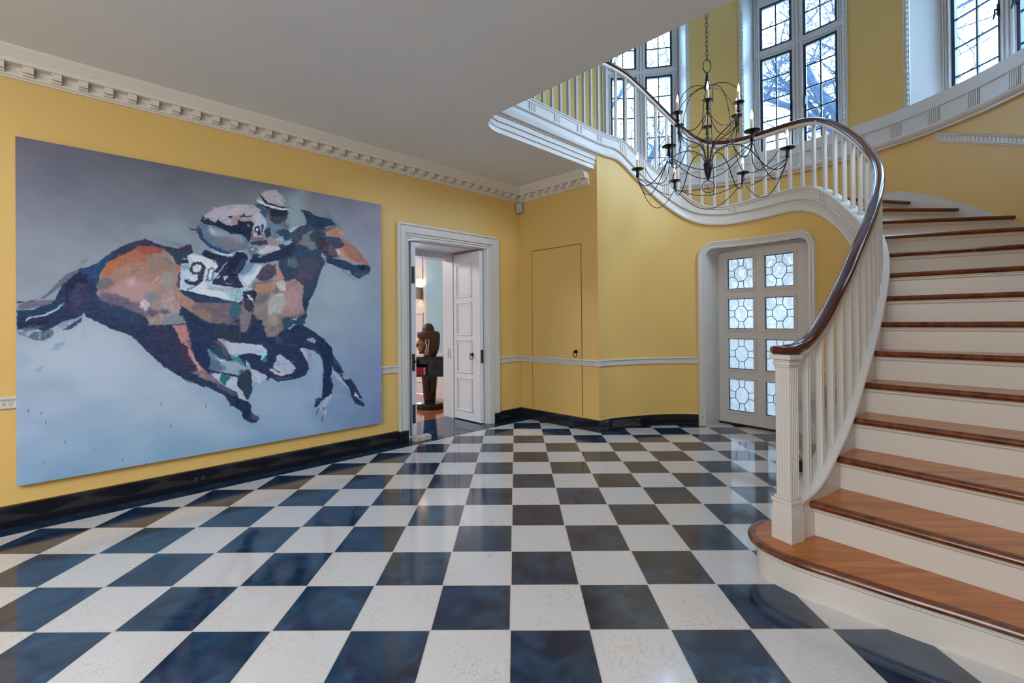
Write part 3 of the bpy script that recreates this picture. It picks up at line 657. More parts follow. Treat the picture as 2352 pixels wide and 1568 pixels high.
while l<5.66:
    for (d0,d1,z0,z1) in ((-.011,.009,.771,.776),(-.011,-.006,.750,.776),(-.011,.004,.750,.755)):
        c=[pp(l+d0,-.0465),pp(l+d1,-.0465),pp(l+d1,-.042),pp(l+d0,-.042)]; b.hexa([(p.x,p.y,z0) for p in c]+[(p.x,p.y,z1) for p in c])
    l+=.03
struct(b.build('trim_2','white',ang=25),'white chair rail with a tiny key pattern on the curved wall')
# sloping chair rail on the outer stair wall
b=MB(); rings=[]
zsl=lambda t:3.025+(t-10.7)*.0192
for i in range(25):
    t=10.7-i; rings.append([(*oc(t,RW-w),zsl(t)+dz) for w,dz in ((0,-.088),(.02,-.088),(.024,-.076),(.014,-.07),(.014,-.022),(.024,-.016),(.028,-.004),(.02,.0),(0,.0))])
b.loft(rings)
t=10.4
while t>-12:
    for d0,d1,z0,z1 in ((-.26,.22,-.030,-.024),(-.26,-.14,-.062,-.024),(-.26,.1,-.062,-.056)):
        c=[oc(t+d0,RW-.019),oc(t+d1,RW-.019),oc(t+d1,RW-.014),oc(t+d0,RW-.014)]; zz=zsl(t); b.hexa([(*p,zz+z0) for p in c]+[(*p,zz+z1) for p in c])
    t-=.8
struct(b.build('trim_3','white',ang=25),'white chair rail rising with the stair on the curved outer wall')
# ---------------------------------------------------------------- cornice
CP=[(0,2.775),(-.012,2.775),(-.016,2.785),(-.026,2.789),(-.028,2.797),(-.028,2.845),(-.088,2.847),(-.092,2.872),(-.098,2.878),(-.104,2.896),(-.118,2.914),(-.124,2.922),(-.128,2.942),(0,2.942)]
b=MB()
b.loft([[tuple(ab(AW+o,-3.6,z)) for o,z in CP],[tuple(ab(AW+o,BW+o,z)) for o,z in CP]])
b.loft([[tuple(ab(AW+o,BW+o,z)) for o,z in CP],[tuple(ab(3.13,BW+o,z)) for o,z in CP]])
s=.018-.126*20
while s<BW-.11:
    if s>-1.6:
        b.abox(AW-.080,AW-.028,s-.024,s+.024,2.812,2.846); b.abox(AW-.050,AW-.028,s-.024,s+.024,2.797,2.812); b.abox(AW-.082,AW-.072,s-.024,s+.024,2.806,2.815)
    s+=.1262
s=AW-.13
while s>3.16:
    b.abox(s-.024,s+.024,BW-.080,BW-.028,2.812,2.846); b.abox(s-.024,s+.024,BW-.050,BW-.028,2.797,2.812); b.abox(s-.024,s+.024,BW-.082,BW-.072,2.806,2.815)
    s-=.1262
struct(b.build('trim_6','cornice',ang=30,smooth=True),'cream plaster cornice with square modillion blocks')
# frieze band round the outer stair wall
b=MB()
FP=[(0,3.03),(-.030,3.03),(-.036,3.036),(-.036,3.05),(-.046,3.056),(-.060,3.075),(-.064,3.095),(-.050,3.10),(-.044,3.112),(-.030,3.118),(-.030,3.255),(-.042,3.262),(-.042,3.275),(-.036,3.28),(-.036,3.385),(-.02,3.392),(0,3.392)]
b.arcprof(O[0],O[1],[(RW+o,z) for o,z in FP],-13,136,60)
t=18.6-8*3.5
t=-5.1-8
while t<134:
    for i in range(5):
        tt=t+(i-2)*.42; c=[oc(tt-.13,RW-.040),oc(tt+.13,RW-.040),oc(tt+.13,RW-.028),oc(tt-.13,RW-.028)]
        b.hexa([(*p,3.12) for p in c]+[(*p,3.258) for p in c])
    for d in (-1.15,1.15):
        c=[oc(t+d-.06,RW-.036),oc(t+d+.06,RW-.036),oc(t+d+.06,RW-.028),oc(t+d-.06,RW-.028)]; b.hexa([(*p,3.12) for p in c]+[(*p,3.258) for p in c])
    t+=8
struct(b.build('trim_7','white',ang=30),'white frieze band with fluted blocks under the tall stair windows')
# ---------------------------------------------------------------- windows of the stair hall
def window(name,f0,f1,r0,r1,label,dt=0):
    cx=(r0+r1)/2; w=sempty(name,(*oc(cx,RW+.2),WZ0),label)
    Rb=RW+.21
    b=MB()
    for fa,ra in ((f1,r1),(f0,r0)):
        A,B_,A2,B2=oc(fa,RW-.002),oc(ra,Rb),oc(fa,RW+.26),oc(ra,RW+.26)
        b.hexa([(*A,WZ0),(*B_,WZ0),(*B2,WZ0),(*A2,WZ0),(*A,WZ1),(*B_,WZ1),(*B2,WZ1),(*A2,WZ1)])
    b.arc(O[0],O[1],RW,RW+.26,f0,f1,WZ1-.03,WZ1); b.arc(O[0],O[1],RW,RW+.26,f0,f1,WZ0,WZ0+.05)
    b.build('window_reveal','white',w)
    # beaded edge
    b=MB()
    for s,e in ((1,f1),(-1,f0)):
        z=WZ0+.06
        b.arc(O[0],O[1],RW-.012,RW+.0,min(e,e-s*.9),max(e,e-s*.9),WZ0,WZ1,1)
        b.arc(O[0],O[1],RW-.016,RW+.0,min(e,e+s*.25),max(e,e+s*.25),WZ0,WZ1,1)
        while z<WZ1:
            c=oc(e-s*.45,RW-.012); b.sphere((c[0],c[1],z),(.014,.014,.029),8,6); z+=.056
    b.build('beaded_edge','white',w,ang=60)
    b=MB(); R0,R1=RW+.205,RW+.26
    T0,T1=4.69+dt,4.80+dt; SZ0,SZ1=3.24,5.38+dt
    lo,hi=min(r0,r1),max(r0,r1); md=(lo+hi)/2
    for a0,a1 in ((lo,lo+1.5),(hi-1.5,hi),(md-1.3,md+1.3)):
        b.arc(O[0],O[1],R0,R1,a0,a1,WZ0,WZ1)
        n=3; wd=(a1-a0)/n
        for i in range(n): b.arc(O[0],O[1],R0-.012,R0,a0+wd*(i+.22),a0+wd*(i+.78),WZ0,WZ1,1)
    b.arc(O[0],O[1],R0,R1,lo,hi,T0,T1); b.arc(O[0],O[1],R0-.012,R0,lo,hi,T0+.03,T1-.03); b.arc(O[0],O[1],R0,R1,lo,hi,SZ1,WZ1); b.arc(O[0],O[1],R0,R1,lo,hi,WZ0,SZ0+.06)
    b.build('window_frame','white',w,ang=40)
    for a0,a1 in ((lo+1.5,md-1.3),(md+1.3,hi-1.5)):
        for z0,z1,n in ((SZ0+.06,T0,5),(T1,SZ1,2)):
            b=MB(); e=.62
            for c0,c1 in ((a0,a0+e),(a1-e,a1)): b.arc(O[0],O[1],R0+.008,R1-.012,c0,c1,z0,z1,1)
            b.arc(O[0],O[1],R0+.008,R1-.012,a0,a1,z0,z0+.026); b.arc(O[0],O[1],R0+.008,R1-.012,a0,a1,z1-.030,z1)
            m_=(a0+a1)/2; b.arc(O[0],O[1],R0+.018,R1-.02,m_-.16,m_+.16,z0,z1,1)
            for i in range(1,n):
                z=z0+(z1-z0)*i/n; b.arc(O[0],O[1],R0+.018,R1-.02,a0,a1,z-.0075,z+.0075)
            s=b.build('sash','steel',w,ang=40)
            if n==5:
                ed=a1-.3 if a0<md-2 else a0+.3
                c=oc(ed,R0-.002); c2=oc(ed,R0-.035); b=MB(); zc=3.98 if True else 0
                b.tube([(*c,zc),(*c2,zc),(*c2,zc-.04),(*oc(ed,R0-.05),zc-.09)],.007,6); b.tube([(*c,zc-.05),(*c,zc+.05)],.012,6); b.build('window_handle','iron',s)
    b=MB(); b.arc(O[0],O[1],RW+.231,RW+.234,lo+1.4,hi-1.4,SZ0+.05,SZ1-.005,16); b.build('window_glass','glass',w,ang=60)
window('window_1',71.0,97.8,74.0,95.4,'tall curved steel window at the left of the stair hall',.09)
window('window_2',30.0,56.5,32.4,53.6,'tall curved steel window in the middle of the stair hall')
window('window_3',-11.0,17.0,-10.6,12.7,'tall curved steel window at the right, cut by the picture edge')
# ---------------------------------------------------------------- painting
STROKES='''169 180 200 0.45 24 2 571 31 588 70 553 124 518 141 523 210 572 222 583 221 703 2 682
165 178 198 0.45 26 157 541 251 620 354 746 457 885 532 963 433 959 270 852 130 748 64 649 114 560
159 176 198 0.35 22 546 801 700 785 730 967 612 979 545 933
154 174 184 0.3 34 782 333 828 315 895 362 930 360 930 437 860 514 781 514 756 414
148 178 184 0.55 22 636 40 705 -11 704 149 662 155 638 134
143 168 174 0.4 20 254 225 344 191 358 255 320 253 267 248
106 118 136 0.35 2 187 271 208 238 224 217 237 212 233 220 212 243 195 270
117 128 143 0.5 2 114 359 125 341 133 334 125 352
99 112 127 0.4 2 262 252 298 253 339 264 362 277 343 276 298 263
106 112 136 0.6 2 112 368 120 350 133 334 130 344 120 360
111 147 172 0.8 3 61 617 70 595 90 598 76 613
132 163 184 0.5 3 118 584 124 531 131 539 124 574 137 580 119 589
111 147 172 0.8 2 33 678 36 666 50 660 42 677
122 147 176 0.4 8 7 635 25 632 26 653 12 667
76 80 104 0.85 1 41 466 64 435 91 389 117 368 139 362 125 377 83 423 49 464
29 42 78 1 1 2 499 31 496 70 469 83 423 102 397 118 370 139 361 152 352 136 400 131 436 129 498 121 513 95 531 70 543 49 562 31 547 2 537
43 47 80 1 1 86 428 125 385 133 402 129 492 118 513 98 511 95 438
23 31 66 1 1 92 408 118 378 134 377 131 415 113 414 97 443 95 483 88 448
58 61 98 0.7 3 97 438 118 426 121 472 108 493 99 473
95 96 120 1 1 3 484 31 470 69 466 63 477 35 490 3 498
52 53 79 1 1 2 471 16 475 37 466 31 472 3 480
20 56 79 0.9 1 2 499 34 496 70 474 83 471 61 496 25 513 3 523
155 185 204 1 1 14 531 21 519 46 511 67 496 87 474 84 482 70 500 52 513 25 523
28 35 64 1 1 2 537 15 530 35 523 56 513 58 535 35 547 3 554
81 86 110 0.8 1 6 549 35 544 49 545 37 552 16 559
58 74 100 0.75 1 21 576 31 562 64 553 68 569 50 588 31 584
86 102 127 0.7 1 2 559 16 561 19 574 3 568
154 169 191 0.6 1 40 562 43 562 43 596 40 596
107 139 165 0.9 1 70 542 92 527 124 518 108 528 79 543
43 51 82 0.95 1 85 558 92 546 121 518 122 526 102 551
111 128 151 0.8 1 76 544 92 538 98 540 83 551
36 50 80 1 1 131 366 152 350 187 307 208 287 254 259 271 268 298 277 339 283 367 260 370 296 362 346 343 413 471 458 471 568 177 553 151 520 125 506 131 424
36 50 80 1 1 302 447 506 458 615 502 614 667 596 706 569 701 582 758 577 761 556 726 520 706 461 676 423 640 410 617 394 586 393 696 442 715 495 733 520 713 530 730 530 772 532 795 518 827 509 811 487 770 490 739 442 721 414 713 423 738 456 773 487 792 492 822 519 834 529 853 529 876 552 899 543 917 529 916 505 897 501 868 484 849 467 837 455 804 418 775 386 749 362 741 338 723 313 686 301 670
36 50 80 1 1 508 471 703 467 711 506 697 552 742 583 771 610 798 645 804 676 843 752 872 786 894 824 918 878 894 870 926 903 926 916 887 893 871 856 868 828 837 782 825 757 806 742 800 724 794 771 803 806 797 839 770 856 740 888 732 887 738 852 761 851 764 801 767 735 759 680 733 655 697 640 685 649 707 693 716 727 701 755 658 767 610 768 587 750 580 761 572 736 522 695 508 658 560 667 578 644 556 621 508 613
31 68 112 1 1 135 375 152 350 171 324 189 305 191 316 171 345 158 379 150 397 137 395
33 63 102 1 1 114 373 139 363 137 383 122 390
51 50 76 1 1 208 287 232 271 254 261 271 268 262 280 241 289 216 304 195 318
36 50 80 1 1 131 480 158 425 411 474 422 629 399 767 339 724 305 692 267 643 230 584 185 556 128 515
43 47 82 0.7 3 166 527 251 577 322 683 365 748 322 698 261 621 222 569
52 52 74 0.5 5 251 534 344 535 376 718 322 669 271 592
143 126 128 1 1 158 376 177 341 232 299 297 288 325 311 338 348 334 413 345 445 335 511 354 537 319 543 266 542 253 511 207 484 161 467 150 447
156 96 72 0.95 3 160 378 171 348 197 321 232 297 245 282 297 285 299 299 275 310 253 340 222 349 195 361 171 395 165 393
143 78 71 0.9 2 241 289 267 282 297 288 293 301 258 312 243 307
166 103 66 0.8 3 171 351 197 324 212 326 191 349 171 381 167 372
156 119 110 0.85 6 191 361 241 326 253 346 297 339 320 350 324 398 297 431 253 449 207 445 171 437 171 410
134 116 109 0.8 6 260 314 297 307 322 337 320 369 284 372 262 367
166 136 139 0.8 8 195 409 224 389 266 405 288 416 266 448 240 468 205 457 177 437
191 174 177 0.7 6 215 398 230 391 234 410 222 416
141 144 148 0.7 6 297 365 322 363 322 408 304 421 288 403
157 106 86 1 1 327 340 340 338 341 358 329 365
89 90 104 0.8 4 152 400 177 392 187 409 167 431 154 432
85 80 106 0.85 4 152 462 161 440 191 442 223 465 253 480 292 501 266 517 207 490 171 476
110 98 114 0.8 3 211 478 242 474 266 511 257 517 223 496
201 189 201 0.8 2 242 474 251 458 262 470 264 483 256 502 249 489
94 116 136 0.6 6 253 436 275 432 281 448 266 477 257 455
107 127 146 0.8 4 297 517 333 504 347 520 349 540 319 543 297 536
160 143 142 0.7 5 292 444 320 424 333 472 336 498 310 514 288 489
60 70 96 0.7 3 288 489 310 495 310 508 292 505
42 62 82 0.95 1 300 291 343 289 365 267 362 307 343 335 329 336 322 314
61 53 71 0.8 1 332 284 355 265 367 263 365 287 348 295
70 58 78 0.9 1 334 368 343 367 338 416 329 414
35 64 90 0.7 4 148 470 191 484 240 505 253 527 223 536 177 511
153 121 115 1 1 320 430 333 433 362 451 391 480 416 497 405 510 366 501 340 478 326 456
150 119 98 0.9 3 366 478 398 484 428 510 467 524 441 541 403 530 376 510
101 90 102 0.9 2 379 467 471 462 471 517 428 510 398 484
110 96 106 0.9 4 379 468 467 456 501 474 498 522 461 541 424 538 394 519 365 483
135 111 103 0.85 3 350 478 374 495 396 489 419 510 419 535 399 525 372 507
47 90 112 0.9 3 471 472 498 471 496 506 481 526 469 516
139 122 124 0.85 3 501 468 521 487 531 519 518 571 500 574 496 535
111 92 104 0.8 3 435 535 471 535 493 535 491 545 457 544
163 118 123 1 1 317 546 341 546 352 539 358 573 364 606 365 624 376 667 396 702 384 711 373 682 357 648 355 621 337 605 331 575
175 122 117 0.6 3 328 563 348 549 356 576 352 606 339 593
184 156 153 0.7 2 360 630 376 667 396 702 387 710 376 685 365 654
58 51 72 0.9 3 333 611 354 624 358 651 376 685 380 709 369 711 349 683 339 647
124 109 120 0.95 2 364 708 400 702 423 732 446 762 423 754 393 732
147 130 124 0.8 1 382 725 395 711 400 730 386 731
93 86 104 0.7 2 423 738 456 773 487 792 489 812 460 792 432 770
75 74 102 1 1 527 882 550 892 554 902 539 906 527 895
169 179 198 1 1 433 595 454 594 473 611 510 614 562 624 577 645 577 662 559 664 538 654 513 653 493 659 480 668 466 655 461 635 447 610
143 143 156 0.8 1 433 595 454 598 466 642 456 635 444 616
90 79 98 0.9 1 423 603 437 600 456 629 466 661 456 673 442 628
37 68 90 0.95 1 412 617 442 619 451 654 470 674 442 669 423 646
159 208 212 1 1 405 634 412 630 423 652 437 668 454 680 428 675 412 654
63 130 150 0.9 1 466 651 480 662 493 663 505 683 515 703 490 688 470 667
142 200 208 1 1 562 644 576 648 572 681 559 680
43 111 136 0.9 1 575 661 580 688 569 692 561 684
154 159 174 0.9 1 461 676 485 678 512 703 490 694 466 686
169 179 198 1 1 416 719 442 721 446 741 437 743 423 729
169 179 198 1 1 465 743 477 738 487 735 490 745 487 767 456 770 460 748
44 106 114 1 1 444 722 461 726 470 737 456 757 453 769 441 749
163 173 194 1 1 456 770 487 770 504 792 509 815 517 830 494 820 489 796
163 173 194 1 1 512 677 525 694 530 711 556 729 574 738 577 751 556 765 532 763 530 730 520 706 515 696
187 165 167 1 1 584 715 599 720 610 731 614 741 599 733 586 724
159 171 194 1 1 619 662 642 682 663 709 669 723 658 741 631 745 613 730 594 710 606 683 608 667
138 149 171 0.6 1 600 704 658 693 663 698 611 708
190 169 172 1 1 583 714 600 720 610 733 639 744 623 749 603 740 593 727
165 174 194 1 1 685 643 694 640 708 657 727 655 730 678 721 704 713 700 707 683 694 663
141 142 162 0.9 2 710 651 722 655 730 682 721 704 710 693
157 176 200 0.4 15 733 655 753 680 762 701 767 741 764 801 758 848 723 863 718 783 724 731 733 698
62 76 102 0.9 1 587 744 605 752 636 755 658 754 658 763 613 762
141 155 178 1 1 705 605 728 602 742 613 739 626 719 618
27 43 76 1 1 736 626 771 614 798 649 800 717 794 771 797 836 770 853 762 845 766 802 770 735 762 687
118 147 166 1 1 839 758 853 756 872 775 868 786 846 787 840 772
41 80 106 0.9 1 804 676 819 701 837 734 831 737 807 711
166 178 200 1 1 887 844 897 856 907 875 884 861
159 176 200 0.7 2 796 724 803 734 831 775 865 827 849 815 824 788 803 758
160 170 189 0.9 1 776 853 794 842 800 850 784 875 772 893 778 918 763 942 757 948 765 909 752 900 740 922 737 911 749 886 764 869
95 106 128 0.9 1 759 891 772 893 771 907 762 905
62 76 102 0.8 1 762 929 768 916 765 949 757 948
62 76 102 0.8 1 737 914 749 890 752 894 742 922
118 105 105 0.95 3 534 387 600 373 634 360 703 366 702 502 502 504 502 448 534 414
140 124 124 0.95 3 531 471 584 446 615 462 614 583 588 592 570 569 567 529 552 516 526 503
129 116 113 0.95 3 532 501 576 488 627 510 659 503 709 467 711 500 670 523 632 516 632 561 606 592 588 594 571 572 566 532 544 519
157 127 132 0.95 4 616 373 641 378 669 359 699 389 698 444 701 490 672 504 632 514 615 508
173 139 141 0.6 6 649 405 684 417 680 466 660 494 637 480
168 131 111 0.95 2 597 304 623 336 634 363 617 375 600 411 580 422 545 423 539 410 550 393 594 383 608 358 600 321 578 309
183 188 194 0.95 2 608 382 628 371 640 384 637 412 619 413 610 396
169 169 172 0.85 5 591 425 637 426 639 461 622 503 580 503 583 459
155 117 101 0.6 5 547 396 597 390 594 421 561 453 550 440
91 100 112 0.8 4 553 437 577 429 580 453 555 474 544 460
70 63 85 0.95 2 556 335 583 312 606 320 608 351 583 377 556 379 545 363
167 153 152 0.6 5 579 510 609 504 617 532 601 554 586 547
106 100 112 0.7 3 588 557 601 548 609 563 591 576
48 72 94 0.95 2 625 523 664 516 703 519 703 542 692 552 670 542 648 561 632 570 630 551
159 179 198 0.9 1 645 564 664 545 675 545 661 555 651 567
200 185 190 0.8 1 659 521 672 523 678 506 674 529 664 528
47 100 120 0.6 3 601 604 611 592 632 605 624 614 606 611
94 78 92 0.7 3 603 610 627 615 634 621 606 620
51 65 90 1 1 616 231 673 224 712 127 739 134 783 145 770 212 763 263 779 286 763 317 744 386 732 422 713 462 704 507 695 458 699 389 669 363 638 375 616 319
42 67 96 0.8 4 616 285 650 275 685 236 745 236 757 263 702 283 667 280 633 311
125 124 128 0.9 3 679 223 700 182 724 161 733 159 721 190 739 208 745 233 727 242 709 226
95 112 120 0.8 4 641 296 667 273 681 303 673 321 652 316
77 72 88 0.7 6 682 285 739 265 754 300 726 366 690 375 669 356 684 327
34 48 78 0.9 1 695 441 716 437 725 422 713 469 704 490
147 165 189 0.9 1 659 171 679 150 712 131 691 148 668 169 656 181
34 52 79 1 1 690 82 712 82 746 97 783 101 803 101 816 125 783 134 761 155 739 151 712 127 700 94
92 122 136 0.85 3 764 94 790 80 809 93 829 119 835 133 816 125 803 105 783 97
100 89 86 0.95 1 761 162 783 141 809 128 825 129 802 142 774 164
47 66 84 0.9 2 721 179 739 157 761 162 764 184 745 204 727 206
60 49 68 0.95 2 755 188 777 178 828 175 848 202 841 217 808 229 828 256 795 267 773 255 764 234 751 221
167 117 97 0.95 2 777 164 802 142 835 135 849 157 845 172 825 175 802 171
176 136 124 0.9 2 829 152 842 139 850 157 843 173 832 170
40 80 124 0.7 2 761 173 783 177 828 182 809 188 777 189
55 64 92 0.85 2 783 188 828 178 852 201 835 214 802 211
94 85 96 0.9 2 783 232 796 201 808 221 828 252 802 259
156 104 90 0.95 2 841 217 855 208 842 176 855 182 896 211 917 239 953 281 945 282 896 275 875 288 848 250
176 140 129 0.8 3 815 228 841 217 861 252 882 265 896 275 878 284 855 268 828 256
212 196 196 0.9 1 817 228 831 233 835 248 825 243
35 58 88 1 1 776 261 821 268 861 275 882 288 903 286 942 282 956 293 952 316 934 325 909 348 881 333 868 312 841 310 808 295 782 288
20 28 56 1 1 903 290 931 283 938 298 924 307 903 301
74 80 96 0.7 3 892 317 931 310 931 329 909 339 888 333
95 134 168 0.8 2 828 311 848 313 878 341 909 350 881 352 861 338
169 178 196 0.5 2 782 290 808 298 841 318 834 314 795 296
93 99 120 0.8 1 882 199 910 232 960 292 953 281 931 260 896 218
169 188 208 1 1 341 334 361 329 356 302 370 294 398 304 431 316 437 335 452 353 498 359 540 316 567 317 550 356 521 401 508 442 495 465 462 453 418 442 367 428 336 423
195 205 226 1 1 359 299 398 304 431 318 436 335 414 343 397 373 379 412 345 423 390 436 437 447 467 450 452 418 411 417 402 389 397 335 370 316
127 176 184 0.8 2 472 414 508 412 510 438 495 462 472 446
154 169 184 0.9 2 411 404 438 409 492 409 472 427 438 425 414 420
125 154 160 0.9 1 341 337 363 332 359 351 345 356
79 132 144 0.9 1 352 420 381 403 374 415 356 426
59 58 82 1 1 370 326 393 322 404 341 397 367 370 369 360 351
180 205 224 1 1 371 339 379 333 392 334 390 355 379 361 370 355
47 52 80 1 1 383 368 397 367 395 392 379 406 361 404 352 398 348 388 363 385 358 393 374 392 383 380
195 205 226 1 1 354 376 382 370 382 384 376 390 365 391 364 382
74 85 120 1 1 407 369 409 347 421 338 426 349 423 381 414 391 405 385
201 212 230 1 1 410 366 413 350 420 344 423 352 419 381 410 385
44 47 74 1 1 431 313 463 310 473 296 516 315 503 346 493 360 498 383 513 405 495 409 442 402 421 400 423 384 438 361 423 355 436 335
174 185 204 1 1 426 374 453 327 463 313 458 324 433 367
174 185 204 1 1 450 369 467 363 457 382 452 382
174 185 204 1 1 430 376 440 367 443 370 434 379
139 149 173 1 1 455 392 477 397 472 399 456 396
159 180 204 1 1 529 327 567 317 550 356 521 401 505 385 513 365 524 354
200 211 228 0.9 1 550 325 564 317 552 355 521 398 505 382 513 368 540 350
106 127 156 0.95 2 498 353 521 311 545 312 529 344 503 366
170 180 200 1 1 490 367 498 366 518 401 542 417 521 414 505 399
30 39 64 0.95 1 505 422 542 417 550 427 539 454 528 448 508 448
185 201 220 1 1 518 433 526 434 535 447 534 457 526 451
30 39 64 0.8 2 508 448 528 454 539 474 534 504 510 481
40 64 90 0.95 2 336 426 390 443 433 451 492 465 462 466 395 465 358 450
29 42 68 1 1 391 295 402 278 433 291 475 299 463 312 431 313 400 304
168 200 212 1 1 419 273 453 282 478 286 473 293 443 291 421 279
26 36 64 1 1 462 339 473 306 488 275 508 276 521 294 508 329 487 363 460 366
56 69 106 0.7 1 477 358 503 303 514 292 511 312 487 360
159 176 200 0.9 1 485 272 503 270 511 275 498 277
92 106 128 0.9 2 522 254 540 249 551 261 548 285 532 290 524 271
170 176 187 0.9 1 527 257 540 252 543 265 532 266
95 114 136 1 1 384 208 391 176 403 164 427 183 453 191 488 199 514 215 527 243 519 264 488 271 463 287 431 278 410 268 389 236
42 68 112 1 1 384 215 391 201 398 238 419 260 463 278 483 269 463 287 431 278 405 262 387 236
139 151 168 0.85 5 412 188 424 196 463 203 504 213 514 235 488 245 453 230 422 225 412 210
166 180 196 0.7 3 413 190 422 196 434 217 419 222 411 207
125 117 128 0.7 5 434 233 468 222 498 237 493 261 463 265 438 255
30 48 72 1 1 396 175 408 167 434 182 463 190 504 197 509 209 473 211 448 195 424 189 398 187
27 36 56 0.95 1 389 179 398 156 402 158 396 181
27 36 56 1 1 360 207 380 209 378 213 366 212
43 58 76 0.7 1 377 213 384 196 389 189 388 214 391 232 382 221
162 160 174 1 1 398 159 427 125 468 106 509 96 549 92 568 115 573 145 557 162 540 164 514 168 488 179 453 185 429 176 412 166
172 170 184 0.7 6 434 130 489 103 535 101 557 117 541 130 488 143 453 159 429 150
151 130 129 0.8 2 473 175 476 149 499 138 535 135 541 151 499 171 483 183
60 58 80 1 1 463 151 480 141 473 156
60 58 80 1 1 496 145 512 129 514 138 538 131 533 137 504 145
181 159 156 0.8 1 501 147 533 142 530 147 504 154
28 38 64 1 1 429 178 439 165 453 178 473 182 493 175 494 155 512 162 530 154 543 164 535 185 530 213 527 237 511 216 498 201 463 203 439 190
136 118 118 0.9 1 519 168 527 166 527 178 521 179
167 182 200 1 1 530 139 557 117 576 128 579 158 570 200 551 217 538 212 540 195 535 179 546 157
28 38 64 1 1 544 174 557 170 561 202 551 207 552 196 543 194 540 183
192 204 224 1 1 547 179 553 178 553 189 546 190
28 38 64 0.8 1 563 160 570 159 567 201 562 188
118 103 101 0.9 1 530 196 540 191 538 212 570 211 567 225 532 229
164 128 122 0.95 1 584 216 606 209 609 233 595 238 586 232
95 124 144 0.95 2 579 158 595 148 609 160 635 177 653 192 629 220 606 209 584 205
44 48 72 0.9 1 570 187 590 167 592 201 578 213
36 64 90 0.9 1 606 185 635 163 659 177 661 194 641 218 618 194
157 182 198 0.85 1 623 200 632 199 629 220 606 216 609 210
52 49 74 0.95 1 530 233 578 220 584 236 556 243 532 243
185 180 191 1 1 556 263 578 240 617 242 623 249 595 266 561 276 553 271
35 47 74 1 1 527 307 540 279 567 279 623 252 664 215 673 225 661 266 623 291 572 309 534 313
111 153 168 0.8 1 551 284 595 262 581 274 553 291
143 179 194 0.9 1 635 226 655 209 658 220 638 236
60 66 88 0.95 1 653 174 704 141 704 167 682 213 673 228 661 216
167 188 204 0.9 1 650 171 665 155 704 141 677 156 656 181
62 68 88 1 1 568 105 579 96 644 91 647 108 644 126 629 150 609 157 590 142 582 116
31 35 55 0.9 2 590 101 644 91 647 104 632 121 618 120 595 128
98 110 124 0.9 2 609 157 632 139 656 153 647 168 624 165
59 82 112 0.95 1 538 92 557 87 579 103 581 144 570 132 560 107
107 85 96 0.8 1 579 103 589 108 595 135 584 126
163 163 176 1 1 561 49 568 33 590 20 613 18 630 34 637 57 634 82 610 87 582 75 568 61
138 140 154 0.7 2 613 18 630 34 637 57 635 79 628 59 621 36
91 95 112 0.9 1 565 37 590 19 613 17 630 33 627 34 610 21 590 22 568 39
31 35 55 1 1 560 44 565 54 582 75 624 82 653 80 624 89 596 90 568 71 559 54
196 200 212 1 1 549 68 568 71 579 82 624 88 662 89 624 96 584 90 576 90 550 78
159 166 182 0.9 1 549 75 552 62 560 56 571 70
31 35 55 0.9 1 554 82 576 88 610 96 613 99 579 96 557 88
26 42 72 0.9 1 489 818 519 834 529 856 529 876 519 896 505 897 501 868 479 848
24 40 80 0.5 6 354 600 394 595 423 640 442 684 456 710 414 713 391 686 371 637
44 58 72 0.8 4 433 544 500 574 505 606 471 608 437 591 423 584
44 58 72 0.8 3 495 714 525 713 530 762 530 795 519 822 504 785 490 752
58 74 102 0.8 0.3 42 794 44 795 43 805 42 804
58 74 102 0.8 0.3 52 821 53 822 52 833 51 831
58 74 102 0.8 0.3 88 886 89 887 89 898 87 896
58 74 102 0.8 0.3 47 941 49 942 48 953 47 951
58 74 102 0.8 0.3 145 921 146 922 145 933 144 932
58 74 102 0.8 0.3 289 802 291 803 290 815 289 813
58 74 102 0.8 0.3 313 879 314 880 314 892 312 890
58 74 102 0.8 0.3 402 829 404 830 403 843 401 841
58 74 102 0.8 0.3 256 996 258 997 257 1009 256 1007
58 74 102 0.8 0.3 21 782 22 782 22 793 20 792
58 74 102 0.8 0.3 202 968 203 969 202 981 201 979'''
BG=[[(88, 88, 106), (92, 96, 108), (104, 108, 120), (122, 120, 140)], [(118, 124, 140), (125, 135, 150), (130, 152, 164), (140, 142, 160)], [(130, 145, 158), (135, 148, 160), (142, 160, 172), (132, 150, 170)], [(146, 163, 186), (142, 162, 182), (134, 156, 184), (120, 136, 170)], [(120, 150, 182), (122, 154, 182), (120, 150, 182), (106, 126, 166)]]
def vnoise(shape,cell,rng):
    H,W=shape;cy,cx=cell
    g=rng.random((int(H/cy)+3,int(W/cx)+3));y=np.arange(H)/cy;x=np.arange(W)/cx
    yi=y.astype(int);xi=x.astype(int);fy=(y-yi)[:,None];fx=(x-xi)[None]
    fy=fy*fy*(3-2*fy);fx=fx*fx*(3-2*fx)
    a=g[yi][:,xi];b=g[yi][:,xi+1];c=g[yi+1][:,xi];d=g[yi+1][:,xi+1]
    return (a*(1-fx)+b*fx)*(1-fy)+(c*(1-fx)+d*fx)*fy-.5
